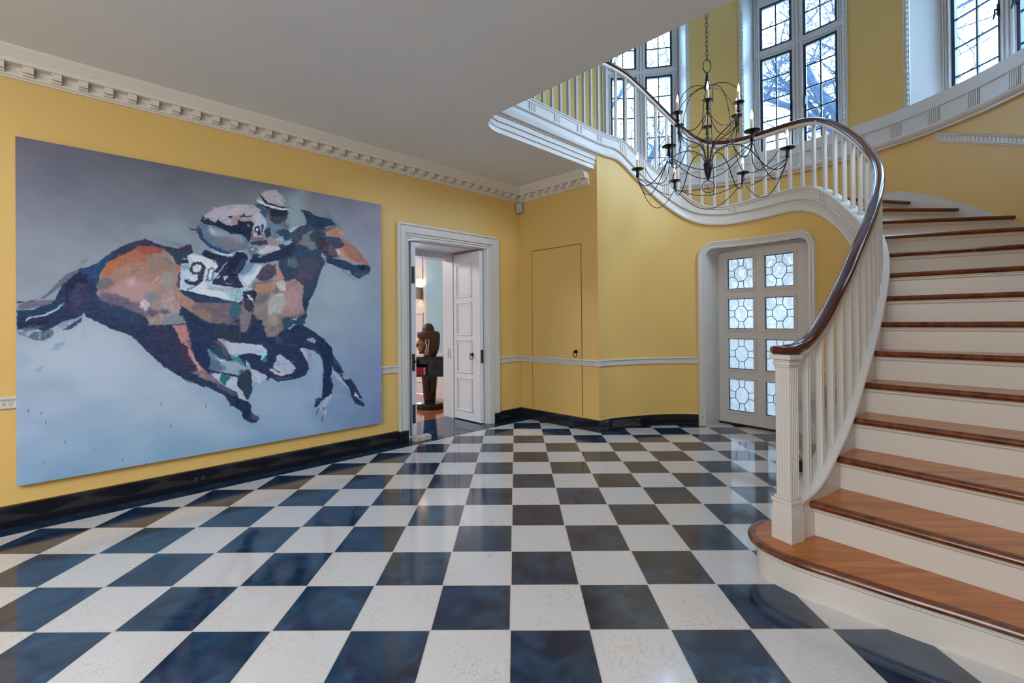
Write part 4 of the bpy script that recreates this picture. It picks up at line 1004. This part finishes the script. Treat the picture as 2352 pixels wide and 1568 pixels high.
def paint(W,H,strokes,BG):
    rng=np.random.default_rng(5)
    V,U=np.mgrid[0:H,0:W].astype(float);V=V/(H-1)*1000;U=U/(W-1)*1000
    bg=np.array(BG,float)/255
    gy=V/1000*(bg.shape[0]-1);gx=U/1000*(bg.shape[1]-1)
    yi=np.minimum(gy.astype(int),bg.shape[0]-2);xi=np.minimum(gx.astype(int),bg.shape[1]-2)
    fy=(gy-yi)[...,None];fx=(gx-xi)[...,None]
    img=(bg[yi,xi]*(1-fx)+bg[yi,xi+1]*fx)*(1-fy)+(bg[yi+1,xi]*(1-fx)+bg[yi+1,xi+1]*fx)*fy
    img+=(vnoise((H,W),(40,60),rng)*.05)[...,None]*np.array([1,.8,.6])+(vnoise((H,W),(12,22),rng)*.02)[...,None]
    # wobbly brush edges
    du=vnoise((H,W),(5,5),rng)*4+vnoise((H,W),(2,3),rng)*2;dv=vnoise((H,W),(5,5),rng)*4+vnoise((H,W),(3,2),rng)*2
    br=[vnoise((H,W),(2,14),rng),vnoise((H,W),(14,2),rng)]
    # diagonal bristle streaks
    big=vnoise((H,W*1),(3,3),rng)
    for k,line in enumerate(strokes.strip().split('\n')):
        t=line.split();c=np.array([float(t[i]) for i in (0,1,2)])/255.;al=float(t[3]);sf=float(t[4])*2.2
        P=np.array(list(map(float,t[5:]))).reshape(-1,2)
        m=sf*2.5+14
        x0=max(0,int((P[:,0].min()-m)/1000*(W-1)));x1=min(W,int((P[:,0].max()+m)/1000*(W-1))+2)
        y0=max(0,int((P[:,1].min()-m)/1000*(H-1)));y1=min(H,int((P[:,1].max()+m)/1000*(H-1))+2)
        if x1<=x0 or y1<=y0: continue
        amp=.5+min(1.,sf/6)
        x=U[y0:y1,x0:x1]+du[y0:y1,x0:x1]*amp;y=V[y0:y1,x0:x1]+dv[y0:y1,x0:x1]*amp
        ins=np.zeros(x.shape,bool);d2=np.full(x.shape,1e9)
        for i in range(len(P)):
            ax,ay=P[i];bx,by=P[(i+1)%len(P)]
            ex,ey=bx-ax,by-ay;L=ex*ex+ey*ey+1e-9
            s=np.clip(((x-ax)*ex+(y-ay)*ey)/L,0,1)
            d2=np.minimum(d2,(x-ax-s*ex)**2+(y-ay-s*ey)**2)
            if by!=ay:
                ins^=((ay>y)!=(by>y))&(x<(bx-ax)*(y-ay)/(by-ay)+ax)
        d=np.sqrt(d2)*np.where(ins,1,-1)
        w=np.clip(d/sf+.5,0,1)*al
        w=w*(1-(.25 if sf<12 else 0)*np.clip(br[k%2][y0:y1,x0:x1]*2,0,1)*(al<1))
        cc=c+((br[(k+1)%2][y0:y1,x0:x1]*.045+big[y0:y1,x0:x1]*.05)*(1 if sf<12 else .12))[...,None]*np.array([1.,1.,1.1])
        img[y0:y1,x0:x1]=img[y0:y1,x0:x1]*(1-w[...,None])+cc*w[...,None]
        # short dabs of paint inside the larger shapes
        area_=abs(np.sum(P[:,0]*np.roll(P[:,1],-1)-P[:,1]*np.roll(P[:,0],-1)))/2
        if al<.7 or sf>16 or area_<260: continue
        dabs=int(min(60,area_/230)); lum=c.mean()
        cov=P-P.mean(0); ev=np.linalg.svd(cov,full_matrices=False)[2][0]; base=np.arctan2(ev[1],ev[0])
        for _ in range(dabs):
            px=rng.uniform(P[:,0].min(),P[:,0].max()); py=rng.uniform(P[:,1].min(),P[:,1].max())
            g=False
            for i in range(len(P)):
                ax,ay=P[i];bx,by=P[(i+1)%len(P)]
                if (ay>py)!=(by>py) and px<(bx-ax)*(py-ay)/(by-ay)+ax: g=not g
            if not g: continue
            an=base+rng.normal(0,.55); ln=rng.uniform(8,26); wd=rng.uniform(1.6,4.5)
            dc=c+rng.normal(0,.045)+np.array([rng.normal(0,.02),rng.normal(0,.018),rng.normal(0,.03)])
            if rng.random()<.2: dc=c*.6+np.array([.30,.38,.46])*.4
            X0=max(0,int((px-ln-6)/1000*(W-1)));X1=min(W,int((px+ln+6)/1000*(W-1))+2);Y0=max(0,int((py-ln-6)/1000*(H-1)));Y1=min(H,int((py+ln+6)/1000*(H-1))+2)
            if X1<=X0 or Y1<=Y0: continue
            xx=U[Y0:Y1,X0:X1]-px+du[Y0:Y1,X0:X1]*.6;yy=V[Y0:Y1,X0:X1]-py+dv[Y0:Y1,X0:X1]*.6
            s=xx*np.cos(an)+yy*np.sin(an);t2=-xx*np.sin(an)+yy*np.cos(an)
            dd=np.sqrt(np.maximum(np.abs(s)-ln/2,0)**2+t2**2)
            w2=np.clip((wd-dd)/1.6,0,1)*.6
            img[Y0:Y1,X0:X1]=img[Y0:Y1,X0:X1]*(1-w2[...,None])+dc*w2[...,None]
    return np.clip(img,0,1)

PB0,PB1,PZ0,PZ1,PA=-.1616,2.3113,.2507,2.4080,4.187
PT=thing('painting','huge unframed canvas of a galloping brown racehorse and crouching jockey on blue-grey','painting',tuple(ab(4.2,1.07,1.33)))
GW,GH=760,660
img=paint(GW,GH,STROKES,BG)
lin=np.where(img<=.04045,img/12.92,((img+.055)/1.055)**2.4)*1.3
b=MB(); b.abox(PA+.0005,PA+.035,PB0,PB1,PZ0,PZ1); b.build('canvas_edge','canvas_side',PT,smooth=False)
bb_=np.linspace(PB0,PB1,GW); zz_=np.linspace(PZ1,PZ0,GH); B2,Z2=np.meshgrid(bb_,zz_)
co=np.stack([q*(B2-PA),q*(PA+B2),Z2],-1).reshape(-1,3)
idx=np.arange(GW*GH).reshape(GH,GW); fa=np.stack([idx[:-1,:-1],idx[1:,:-1],idx[1:,1:],idx[:-1,1:]],-1).reshape(-1,4)
me=bpy.data.meshes.new('painted_surface'); me.vertices.add(len(co)); me.vertices.foreach_set('co',co.ravel())
me.loops.add(fa.size); me.loops.foreach_set('vertex_index',fa.ravel()); me.polygons.add(len(fa)); me.polygons.foreach_set('loop_start',np.arange(0,fa.size,4))
me.update(calc_edges=True)
ca=me.color_attributes.new('paint','FLOAT_COLOR','POINT'); ca.data.foreach_set('color',np.concatenate([np.clip(lin,0,.85),np.ones((GH,GW,1))],-1).reshape(-1))
pm=bpy.data.materials.new('oil_paint'); pm.use_nodes=True; nt=pm.node_tree; at=nt.nodes.new('ShaderNodeAttribute'); at.attribute_name='paint'; pr_=nt.nodes['Principled BSDF']
nt.links.new(at.outputs['Color'],pr_.inputs['Base Color']); pr_.inputs['Roughness'].default_value=.5; pr_.inputs['Specular IOR Level'].default_value=.25
bp=nt.nodes.new('ShaderNodeBump'); bp.inputs['Strength'].default_value=.25; bp.inputs['Distance'].default_value=.002; nz_=nt.nodes.new('ShaderNodeTexNoise'); nz_.inputs['Scale'].default_value=140; tc=nt.nodes.new('ShaderNodeTexCoord'); nt.links.new(tc.outputs['Object'],nz_.inputs['Vector']); nt.links.new(nz_.outputs[0],bp.inputs['Height']); nt.links.new(bp.outputs[0],pr_.inputs['Normal'])
me.materials.append(pm); o=bpy.data.objects.new('painted_surface',me); C.objects.link(o); o.parent=PT; o.matrix_parent_inverse=PT.matrix_world.inverted()
# ---------------------------------------------------------------- chandelier
CX,CY=1.778,4.28
CH=thing('chandelier','black wrought-iron chandelier with candle bulbs and looping wires hanging in the stairwell','chandelier',(CX,CY,2.4))
def pol(a,r,z): return (CX+r*math.cos(math.radians(a)),CY+r*math.sin(math.radians(a)),z)
def bez(P,n=14):
    P=[np.array(p,float) for p in P]; o=[]
    if len(P)==3: return [tuple((1-t)**2*P[0]+2*t*(1-t)*P[1]+t*t*P[2]) for t in np.linspace(0,1,n)]
    return [tuple((1-t)**3*P[0]+3*t*(1-t)**2*P[1]+3*t*t*(1-t)*P[2]+t**3*P[3]) for t in np.linspace(0,1,n)]
b=MB(); b.lathe((CX,CY,0),[(.006,3.50),(.012,3.49),(.016,3.44),(.022,3.40),(.034,3.37),(.030,3.355)],14); b.tube([(CX,CY,3.37),(CX,CY,2.6)],.008,8); b.lathe((CX,CY,0),[(.040,2.672),(.042,2.664),(.030,2.60),(.014,2.53),(.004,2.515)],16); b.build('stem','iron',CH)
b=MB(); b.tube([(CX+.036*math.cos(t),CY,3.565+.062*math.sin(t)) for t in [i*math.pi/10 for i in range(20)]],.0045,6,closed=True); b.build('top_ring','iron',CH)
b=MB(); b.tube([(CX+.058*math.cos(t),CY,2.457+.055*math.sin(t)) for t in [i*math.pi/10 for i in range(20)]],.0035,6,closed=True); b.build('bottom_ring','iron',CH)
b=MB(); z=3.64; k=0
while z<5.84:
    s=[(.012*math.cos(t),.026*math.sin(t)) for t in [i*math.pi/6 for i in range(12)]]
    b.tube([(CX+(x if k%2 else 0),CY+(0 if k%2 else x),z+y) for x,y in s],.0032,5,closed=True); z+=.043; k+=1
b.build('chain','iron',CH); b=MB(); b.lathe((CX,CY,0),[(.07,5.9),(.065,5.875),(.02,5.85),(.008,5.835)],18); b.build('canopy','iron',CH)
LOW=[(-83,.645),(-25,.63),(38,.65),(97.5,.645),(157,.63),(-144,.58)]; LOWZ=2.70
UP=[(-112,.295),(-53,.29),(7,.285),(68,.295),(127,.295),(188,.29)]; UPPZ=3.115
def candle(a,r,z,rd):
    c=pol(a,r,z); e=bpy.data.objects.new('candle_holder',None); C.objects.link(e); e.parent=CH; e.matrix_parent_inverse=CH.matrix_world.inverted()
    m=MB(); m.lathe(c,[(.003,-.006),(rd*.6,-.004),(rd,.004),(rd*1.02,.008),(rd*.7,.006),(.014,.004),(.003,.006)],18); m.lathe(c,[(.016,-.008),(.013,-.035),(.019,-.072),(.004,-.078)],10); m.build('drip_pan','iron',e)
    m=MB(); m.lathe(c,[(.0125,.004),(.0125,.095),(.004,.098)],10); m.build('candle_sleeve','candle',e)
    m=MB(); m.lathe(c,[(.004,.097),(.0095,.108),(.0115,.122),(.009,.140),(.004,.160),(.001,.172)],10); m.build('flame_bulb','bulb',e)
for a,r in LOW: candle(a,r,LOWZ,.058)
for a,r in UP: candle(a,r,UPPZ,.046)
b=MB()
hub=lambda a,z=2.665,r=.02: pol(a,r,z)
for a,r in UP:
    b.tube(bez([hub(a),pol(a,.02,2.95),pol(a,r*.55,2.86),pol(a,r,UPPZ-.075)]),.0048,5)
    b.tube(bez([pol(a+8,.03,3.375),pol(a+8,.22,3.40),pol(a+8,.33,3.2),pol(a+8,.30,UPPZ-.02)]),.0038,5)
for a,r in LOW:
    b.tube(bez([hub(a),pol(a,.06,2.86),pol(a,r*.45,2.86),pol(a,r*.62,2.68)]),.0046,5); b.tube(bez([pol(a,r*.62,2.68),pol(a,r*.76,2.52),pol(a,r*.95,2.48),pol(a,r,LOWZ-.075)]),.0046,5)
b.build('arm','iron',CH)
b=MB()
def swag(p0,p1,drop,rad,r=.0036):
    p0,p1=Vector(p0),Vector(p1); m=(p0+p1)/2; m.z-=drop*1.33
    c0=p0.lerp(m,.75); c0.z=m.z; c1=p1.lerp(m,.75); c1.z=m.z
    for c in (c0,c1): c.x+=(c.x-CX)*rad; c.y+=(c.y-CY)*rad
    b.tube(bez([p0,c0,c1,p1],18),r,5)
ls=sorted(LOW,key=lambda t:t[0]); us_=sorted(UP,key=lambda t:t[0])
for i in range(6):
    a,r=ls[i]; a2,r2=ls[(i+1)%6]; swag(pol(a,r,LOWZ-.08),pol(a2,r2,LOWZ-.08),.24,.05); swag(pol(a,r,LOWZ-.08),pol(a2,r2,LOWZ-.08),.13,-.25)
    a,r=us_[i]; a2,r2=us_[(i+1)%6]; swag(pol(a,r,UPPZ-.08),pol(a2,r2,UPPZ-.08),.12,.0); swag(pol(a,r,UPPZ-.08),pol(a2,r2,UPPZ-.08),.19,-.1,.003)
for k in range(3):
    a=-60+k*118
    b.tube(bez([pol(a,.03,3.375),pol(a,.26,3.34),pol(a,.20,2.9),pol(a,.30,2.60)]),.0034,5)
    b.tube(bez([pol(a,.30,2.60),pol(a,.34,2.42),pol(a+6,.50,2.44),pol(a+10,.6,2.62)]),.0034,5)
b.build('wire_loop','iron',CH)
l=bpy.data.lights.new('chandelier_glow','POINT'); l.energy=5; l.color=(1,.74,.45); l.shadow_soft_size=.35; lo=bpy.data.objects.new('chandelier_glow',l); C.objects.link(lo); lo.location=(CX,CY,3.0)
# ---------------------------------------------------------------- small things in the hall
# wooden block in the doorway
b=MB(); b.abox(4.135,4.215,2.665,2.86,0,.05); tag(b.build('wooden_block','palewood',None,bevel=.004),'pale wooden block on the floor holding the left door leaf','block')
# socket in the skirting
SO=thing('wall_socket','black double electrical socket set in the black skirting under the painting','socket',tuple(ab(AW-.03,.79,.066)))
b=MB(); b.abox(AW-.034,AW-.0285,.737,.848,.022,.112); b.build('cover_plate','ebony',SO,bevel=.002)
b=MB()
for s in (.770,.815):
    p=ab(AW-.0345,s,.067); n=Vector((q,-q,0)); b.tube([p,p+n*.003],[.0165,.0165],14)
    sv=Vector((q,q,0))
    b.tube([p+n*.003+sv*(.0165*math.cos(t))+Vector((0,0,.0165*math.sin(t))) for t in [i*math.pi/8 for i in range(16)]],.0014,4,closed=True)
for z0,z1 in ((.022,.0245),(.1095,.112)): b.abox(AW-.0352,AW-.034,.737,.848,z0,z1)
for s0,s1 in ((.737,.7395),(.8455,.848)): b.abox(AW-.0352,AW-.034,s0,s1,.022,.112)
b.build('receptacle','steel',SO)
# motion detector
MD=thing('motion_detector','small beige motion detector in the wall corner under the cornice','sensor',tuple(ab(4.19,4.285,2.7)))
c=ab(4.195,4.288); 
b=MB(); b.obox((c.x,c.y),(1,0),(0,1),.040,.022,2.635,2.765); b.build('housing','beige',MD,bevel=.008)
b=MB(); b.obox((c.x,c.y-.022),(1,0),(0,1),.026,.004,2.712,2.748); b.build('lens','glass_grey' if 'glass_grey' in M else 'fabric',MD,bevel=.002)
b=MB(); b.sphere((c.x,c.y-.024,2.665),.006,8,6); b.build('indicator_light','darkgap',MD)
# air vent in the curved skirting
AV=thing('air_vent','black perforated air vent in the curved skirting left of the entry door','vent',tuple(pp(5.3,-.06,.06)))
b=MB(); b.loft([[tuple(pp(L,o,z)) for o,z in ((-.062,.022),(-.056,.022),(-.056,.112),(-.062,.112))] for L in samples(5.10,5.50)]); b.build('plate','black',AV)
b=MB()
for i in range(19):
    for j in range(6):
        p=pp(5.115+i*.0205+(j%2)*.01,-.062,.032+j*.014); b.sphere(tuple(p),.0028,5,4)
b.build('perforation','fabric',AV)
# bumper screw at the end of the skirting
p=pp(4.345,-.058,.105); b=MB(); b.tube([p,p+Vector((.03,-.0,0))],.004,6); b.tube([p+Vector((.026,0,0)),p+Vector((.032,0,0))],.010,8); tag(b.build('door_stop_peg','iron'),'tiny black peg at the end of the skirting by the entry door','peg')
# upholstered bench against the stair wall
BE=thing('upholstered_settee','grey linen settee with a carved wooden base against the wall behind the newel post','settee',(2.66,3.95,0))
w=Vector((.31,.951)); n=Vector((-.951,.31)); base=Vector((2.92,4.31))
def sb(bb,s0,s1,d0,d1,z0,z1):
    c=[base-w*s0+n*d0,base-w*s1+n*d0,base-w*s1+n*d1,base-w*s0+n*d1]; bb.hexa([(p.x,p.y,z0) for p in c]+[(p.x,p.y,z1) for p in c])
b=MB(); sb(b,.0,.95,.06,.41,.27,.43); b.build('seat_cushion','fabric',BE,bevel=.03)
b=MB(); sb(b,-.01,.96,.05,.40,.14,.27); b.build('upholstered_base','fabric2',BE,bevel=.012)
b=MB()
for s in (.02,): 
    p0=base-w*s+n*.04; p1=base-w*s+n*.41
    b.tube([(p0.x,p0.y,.495),(p1.x,p1.y,.495)],.055,14); sb(b,-.03,.06,.05,.40,.25,.50)
b.build('rolled_arm','fabric',BE,bevel=.01)
b=MB(); sb(b,0,.9,.03,.09,.3,.62); b.build('backrest','fabric2',BE,bevel=.02)
b=MB(); sb(b,-.01,.96,.06,.405,.085,.14); sb(b,-.005,.955,.38,.412,.10,.115)
b.build('carved_rail','palewood',BE,bevel=.006)
for s,d in ((.03,.09),(.03,.37),(.92,.09),(.92,.37)):
    p=base-w*s+n*d; b=MB(); b.lathe((p.x,p.y,0),[(.016,0),(.022,.02),(.014,.04),(.026,.07),(.026,.09)],10); b.build('leg','palewood',BE)
# ---------------------------------------------------------------- library beyond the double door
TX,TY=-1.262,6.80
TB=thing('pedestal_cabinet','black lacquered drum cabinet on a tapering column and round foot, in the next room','table',(TX,TY,0))
b=MB(); b.lathe((TX,TY,0),[(.19,0),(.205,.01),(.205,.03),(.195,.034),(.195,.046),(.205,.05),(.200,.075),(.12,.09),(.085,.10)],32); b.build('foot','ebony',TB)
b=MB(); b.lathe((TX,TY,0),[(.085,.095),(.088,.11),(.118,.46),(.118,.47)],24); b.build('column','ebony',TB)
b=MB()
hw,hd=.255,.17
b.box(TX-hw,TX+hw,TY-hd,TY+hd,.465,.49); b.box(TX-hw,TX+hw,TY-hd,TY+hd,.715,.74); b.box(TX-hw,TX+hw,TY+hd-.02,TY+hd,.49,.715); b.box(TX-hw,TX-hw+.02,TY-hd,TY+hd,.49,.715); b.box(TX+.0,TX+hw,TY-hd+.0,TY+hd,.49,.715); b.box(TX-hw-.006,TX+hw+.006,TY-hd-.006,TY+hd,.735,.752); b.box(TX-hw-.004,TX+hw+.004,TY-hd-.004,TY+hd,.478,.487)
b.build('cabinet','ebony',TB,bevel=.003)
b=MB(); c=(TX+.10,TY-hd-.004,.605)
b.tube([(c[0]+.045*math.cos(t),c[1],c[2]+.045*math.sin(t)) for t in [i*math.pi/10 for i in range(20)]],.006,6,closed=True); b.tube([(c[0]+.022*math.cos(t),c[1],c[2]+.022*math.sin(t)) for t in [i*math.pi/10 for i in range(20)]],.004,6,closed=True); b.tube([(c[0],c[1]+.004,c[2]),(c[0],c[1]-.012,c[2])],.008,10)
b.build('drawer_roundel','ebony',TB)
bn=['bottom','second','third','top']
for i in range(4):
    z=.4905+i*.027
    BK=thing('book',('red cloth book lying '+('at the bottom of the stack' if i==0 else 'second from the bottom of the stack' if i==1 else 'third from the bottom of the stack' if i==2 else 'on top of the stack')+' in the black cabinet'),'book',(TX-.13,TY-.05,z),group='red books stacked in the cabinet')
    x0,x1=TX-.232+.004*(i%2),TX-.022-.004*((i+1)%2)
    b=MB(); b.box(x0,x1,TY-.155,TY+.0,z,z+.004); b.box(x0,x1,TY-.155,TY+.0,z+.021,z+.025); b.box(x0,x1,TY-.160,TY-.152,z,z+.025); b.build('cover','red',BK,bevel=.0015)
    b=MB(); b.box(x0+.004,x1-.004,TY-.150,TY-.004,z+.004,z+.021); b.build('pages','paper',BK)
    b=MB(); b.box(x1-.03,x1-.004,TY-.1615,TY-.158,z+.003,z+.022); b.build('spine_label','paper',BK)
# carved head, in profile towards the left
HD=thing('carved_head','carved brown wooden head with ridged hair and long ears, standing on the black cabinet','sculpture',(TX,TY,.752))
def rem(bb,name,m,vox,parent):
    o=bb.build(name,m,parent); md=o.modifiers.new('r','REMESH'); md.mode='VOXEL'; md.voxel_size=vox; md.use_smooth_shade=True
    sm=o.modifiers.new('s','SMOOTH'); sm.iterations=3; return o
hx,hy,hz=TX-.01,TY,.752
b=MB(); b.sphere((hx-.045,hy,hz+.19),(.105,.095,.145),20,14); b.sphere((hx-.075,hy,hz+.10),(.065,.07,.07),16,10)      # skull, jaw
b.sphere((hx-.115,hy,hz+.052),(.030,.035,.026),12,8)                                                                  # chin
b.tube([(hx-.135,hy,hz+.235),(hx-.155,hy,hz+.19),(hx-.178,hy,hz+.145),(hx-.150,hy,hz+.135)],[.014,.017,.020,.020],10) # nose
b.sphere((hx-.145,hy,hz+.105),(.018,.032,.010),12,8); b.sphere((hx-.140,hy,hz+.088),(.017,.028,.010),12,8)            # lips
for s in (-1,1): b.sphere((hx-.120,hy+s*.045,hz+.185),(.022,.026,.014),12,8); b.tube([(hx-.150,hy+s*.012,hz+.228),(hx-.132,hy+s*.045,hz+.238),(hx-.10,hy+s*.078,hz+.222)],.008,8)
b.lathe((hx+.01,hy,hz),[(.085,0),(.082,.05),(.080,.12)],20)
rem(b,'face','carved',.006,HD)
b=MB(); b.loft([[(hx+cx+rx*math.copysign(abs(math.cos(t))**.8,math.cos(t)),hy+.122*(rx/.155)**.5*math.sin(t),hz+z) for t in [i*math.pi/14 for i in range(28)]] for z,cx,rx in ((.0,.055,.045),(.02,.052,.068),(.10,.052,.098),(.18,.045,.118),(.235,.018,.150),(.28,.002,.168),(.33,-.002,.165),(.352,-.002,.145),(.362,-.002,.10))])
rem(b,'hair','hairwood',.008,HD)
b=MB(); b.sphere((hx-.005,hy,hz+.385),(.088,.085,.095),22,14); b.lathe((hx-.005,hy,hz),[(.098,.352),(.100,.366),(.092,.378)],22); b.build('topknot','hairwood',HD)
b=MB()
for k in range(11):    # carved ridges of the hair
    t=-1.2+k*.24; b.tube([(hx+.002+.158*math.sin(t*.95)+.012*u,hy-.124*max(.2,math.cos(t*.8))*.98,hz+.35-.10*u) for u in [i*.1 for i in range(0,11)]],.004,5)
b.build('hair_ridge','carved',HD)
for s in (-1,1):
    b=MB(); y=hy+s*.112
    b.tube([(hx-.015,y,hz+.24),(hx+.012,y,hz+.255),(hx+.030,y,hz+.23),(hx+.022,y,hz+.17),(hx+.012,y,hz+.11),(hx+.016,y,hz+.06),(hx-.004,y,hz+.035),(hx-.022,y,hz+.055),(hx-.012,y,hz+.10),(hx-.004,y,hz+.15),(hx-.018,y,hz+.20)],.0105,8,closed=True); b.build('ear','palewood',HD)
# wall lamp
WLp=thing('wall_lamp','glowing wall lamp with a grey shade on the white panelling beyond the doorway','lamp',tuple(ab(7.0,4.57,1.75)))
c=ab(6.90,4.50); b=MB(); b.lathe((c.x,c.y,0),[(.075,1.63),(.075,1.86)],20); 
b=MB(); b.loft([[(c.x+r*math.cos(2*math.pi*i/20),c.y+r*math.sin(2*math.pi*i/20),z) for i in range(20)] for r,z in ((.072,1.64),(.072,1.85),(.069,1.85),(.069,1.64))],caps=False); b.build('lamp_shade','shade',WLp)
b=MB(); b.sphere((c.x,c.y,1.74),.03,12,8); b.build('bulb','warmglow',WLp); d=ab(6.90,4.565); b=MB(); b.tube([(d.x,d.y,1.74),(c.x,c.y,1.70)],.008,8); b.tube([(d.x,d.y,1.74),(d.x-.006,d.y-.006,1.74)],.04,12); b.build('wall_mount','brass',WLp)
l=bpy.data.lights.new('wall_lamp_light','POINT'); l.energy=5; l.color=(1,.75,.4); l.shadow_soft_size=.03; lo=bpy.data.objects.new('wall_lamp_light',l); C.objects.link(lo); lo.location=(c.x,c.y,1.80)
# ---------------------------------------------------------------- outdoors
b=MB(); b.prism([oc(t,RW+.0) for t in (20,35,50,66)]+[(1,40),(40,40),(40,1)],-.30,-.05); struct(b.build('ground','stone'),'pale ground outside')
b=MB(); b.prism([oc(t,RW-.05) for t in (22,35,50,66)]+[oc(66,4.2),oc(44,4.6),oc(22,4.2)],-.05,-.004); struct(b.build('terrace','stone'))
def tree(x,y,seed,h,lean,r0,label,spread=1.0,first=.25):
    rnd=random.Random(seed); bb=MB(); cnt=[0]
    def branch(p,d,L,r,lev):
        if cnt[0]>6500: return
        n=max(3,int(L/.35)) if lev<2 else 4; pts=[p.copy()]; dd=d.copy()
        for i in range(n):
            dd=(dd+Vector((rnd.uniform(-1,1),rnd.uniform(-1,1),rnd.uniform(-.5,.7)))*(.13 if lev==0 else .24)).normalized(); pts.append(pts[-1]+dd*(L/n))
        rs=[r*(1-.62*i/n) for i in range(n+1)]; bb.tube(pts,rs,7 if lev<2 else (5 if lev<3 else 3)); cnt[0]+=1
        if lev>=4: return
        k={0:10,1:8,2:7,3:6}[lev]
        for j in range(k):
            t=(first if lev==0 else .2)+(1-(first if lev==0 else .2))*(j+rnd.random())/k; i=min(n-1,int(t*n)); pt=pts[i].lerp(pts[i+1],t*n-i)
            ax=Vector((rnd.uniform(-1,1),rnd.uniform(-1,1),rnd.uniform(-.1,.9 if lev<2 else .6))).normalized()
            nd=(dd*.35+ax*spread).normalized(); branch(pt,nd,L*rnd.uniform(.42,.62),max(.009,rs[i]*rnd.uniform(.42,.6)),lev+1)
    branch(Vector((x,y,-.2)),Vector(lean).normalized(),h,r0,0)
    return tag(bb.build('bare_tree','bark',None,ang=80),label,'tree')
tree(1.4,12.4,3,9.0,(.26,-.05,1),.24,'bare tree outside the left stair window with thick leaning limbs')
tree(8.4,10.8,5,9.2,(-.10,.0,1),.26,'large bare tree with a dark trunk outside the middle stair window')
